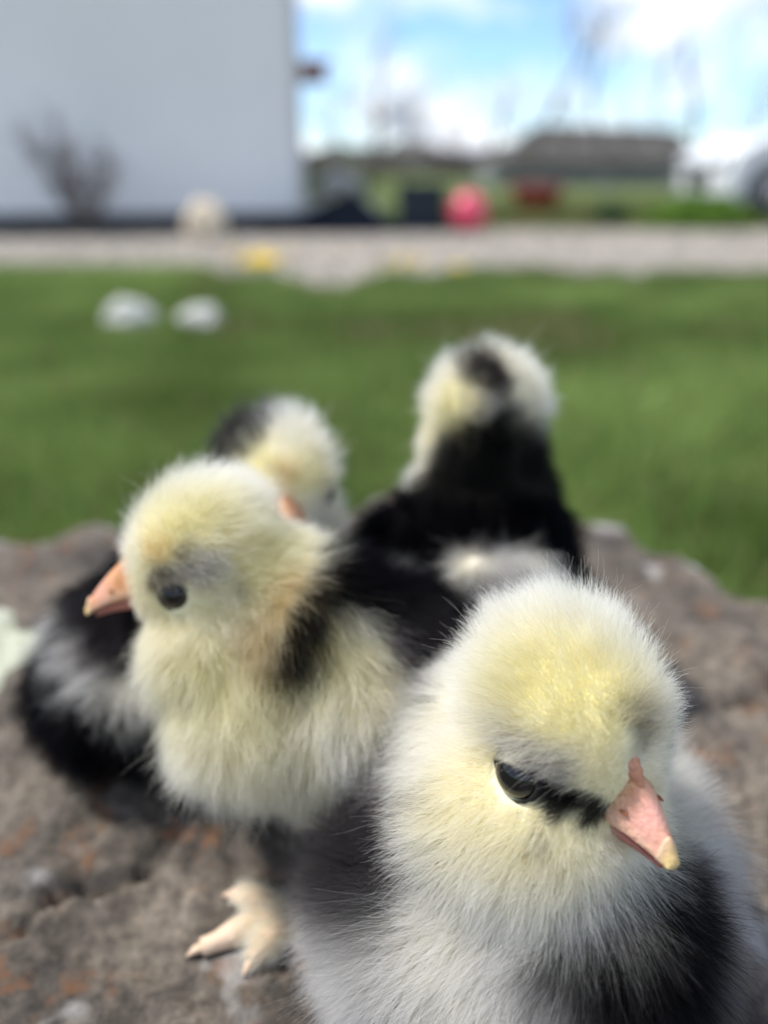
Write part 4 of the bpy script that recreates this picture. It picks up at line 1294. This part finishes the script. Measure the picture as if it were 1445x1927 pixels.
chick('yellow chick in profile facing left with an orange beak', 2, hB, fB, R(0), bB, bfB, (.033, .0235, .0255),
      [((-.004, .019, .003), (.020, .008, .012), roty(12)), ((-.004, -.019, .003), (.020, .008, .012), roty(12)), ((.014, 0, -.004), (.019, .020, .021), I3), ((-.026, 0, .008), (.014, .013, .010), I3)],
      100000, .000045, strB, 'KW', neck=(.0128, .0175), lenb=.0088, lenh=.0058, clump=.42,
      eyes=dict(r=.0034, up=.95, lo=.90, wide=1.0, brow=.2, pos=(.0046, .0108, -.0012)), beak_kw=dict(length=.0140, bs=1.03, pink=(.70, .36, .19)), comb=False,
      extra=[(at(530, 1120, .170), .0125), (at(480, 1330, .168), .0155), (at(400, 1215, .166), .0125), (at(450, 1250, .167), .0130), (at(930, 1115, .196), .0075), (at(975, 1080, .200), .0055), (at(895, 1085, .196), .0055), (at(1005, 1110, .203), .0055)],
      feet=[(bB + Vector((-.002, -.008, -.012)), bB + Vector((.004, -.002, 0)), Vector((-1, -.1, 0)), .8), (bB + Vector((-.002, .010, -.012)), bB + Vector((-.004, .014, 0)), Vector((-1, .1, 0)), .9)])

# ---- C: the black-and-white chick behind it, head bowed
hC = at(518, 915, .208)
fC = Vector((.25, -.93, -.06))
bC = at(312, 1245, .214)
bfC = Vector((.80, .10, .42))
strC = [
    (560, 775, .007, 'W'), (620, 830, .007, 'W'), (600, 770, .006, 'W'), (630, 900, .006, 'W'), (470, 880, .006, 'Y'), (500, 930, .006, 'y'), (590, 880, .006, 'Y'), (560, 840, .006, 'W'),
    (400, 850, .009, 'D', 4), (430, 810, .008, 'D', 4), (470, 780, .006, 'D', 4), (450, 840, .005, 'D', 3), (420, 870, .004, 'D', 1.5), (500, 770, .003, 'G'), (540, 890, .003, 'O', .8), (530, 930, .003, 'O', .8), (600, 970, .006, 'W'),
    (110, 1170, .004, 'S', 1.5), (150, 1220, .004, 'S', 1.8), (190, 1265, .0045, 'S', 1.8), (240, 1295, .005, 'W', 1.5), (290, 1300, .005, 'W', 1.5), (200, 1160, .007, 'D', 1.2), (250, 1210, .006, 'D', 1.2),
    (110, 1080, .007, 'K'), (200, 1060, .008, 'K'), (180, 1370, .009, 'K', 1.5), (280, 1380, .008, 'K', 1.5), (110, 1290, .008, 'K', 1.2), (340, 1400, .006, 'K'), (300, 1455, .005, 'S', 1.3), (360, 1450, .005, 'S', 1.3)]
chick('dark chick half hidden behind the yellow one with its head bowed', 3, hC, fC, R(0), bC, bfC, (.031, .024, .026),
      [((-.004, .019, .003), (.020, .008, .012), I3), ((-.004, -.019, .003), (.020, .008, .012), I3), ((.014, 0, .002), (.019, .020, .019), I3), ((-.022, 0, .004), (.014, .013, .011), I3)],
      45000, .000068, strC, 'KK', hs=1.1, comb=False,
      feet=[(bC + Vector((.004, -.004, -.012)), bC + Vector((.006, -.002, 0)), Vector((1, -.1, 0)), .9), (bC + Vector((.004, .010, -.012)), bC + Vector((.006, .012, 0)), Vector((1, .1, 0)), .9)])

# ---- D: the black-backed chick facing away
hD = at(912, 786, .214)
fD = Vector((.10, .97, -.10))
bD = at(905, 1025, .226)
bfD = Vector((.05, .55, .55))
strD = [
    (800, 720, .008, 'W'), (1020, 720, .008, 'W'), (985, 660, .006, 'W'), (850, 665, .006, 'W'), (850, 765, .006, 'Y'), (885, 745, .005, 'y'), (985, 790, .005, 'W'),
    (900, 685, .0048, 'D', 4), (925, 710, .0045, 'D', 4), (885, 665, .004, 'D', 3), (1025, 760, .006, 'W', 3), (1040, 860, .006, 'K', 8), (1000, 840, .006, 'K', 8), (1060, 900, .006, 'K', 8), (960, 820, .004, 'K', 6), (1000, 690, .005, 'W', 2), (815, 775, .005, 'y', 2), (930, 762, .003, 'S', 5), (890, 775, .003, 'y', 3), (945, 795, .003, 'D', 2), (800, 870, .003, 'W', 1.5), (798, 900, .003, 'W', 1.5), (815, 830, .003, 'y', 1.2),
    (900, 850, .008, 'K', 4), (950, 850, .008, 'K', 4), (1020, 880, .008, 'K', 4), (1040, 900, .008, 'K', 4), (850, 900, .006, 'K', 4), (920, 800, .005, 'K', 3), (860, 870, .006, 'K', 3), (900, 950, .010, 'K', 2), (1000, 960, .010, 'K', 2), (1040, 1020, .008, 'K', 2), (850, 1000, .008, 'K', 1.5), (960, 800, .005, 'K', 1.4)]
chick('black-backed chick standing tallest at the back, facing the lawn', 4, hD, fD, R(0), bD, bfD, (.036, .0205, .025),
      [((-.008, .017, .000), (.022, .008, .012), I3), ((-.008, -.017, .000), (.022, .008, .012), I3), ((.012, 0, 0), (.018, .018, .018), I3), ((-.026, 0, 0), (.018, .020, .015), I3)],
      45000, .000068, strD, 'KK', hs=1.10, extra=[(at(770, 1030, .222), .0125), (at(715, 1065, .220), .0095)], neck=(.0092, .013), comb=False, lenb=.0075, hlim=1.12,
      feet=[(bD + Vector((-.010, 0, -.015)), bD + Vector((-.012, .010, 0)), Vector((0, 1, 0)), .9), (bD + Vector((.010, 0, -.015)), bD + Vector((.012, .010, 0)), Vector((0, 1, 0)), .9)])
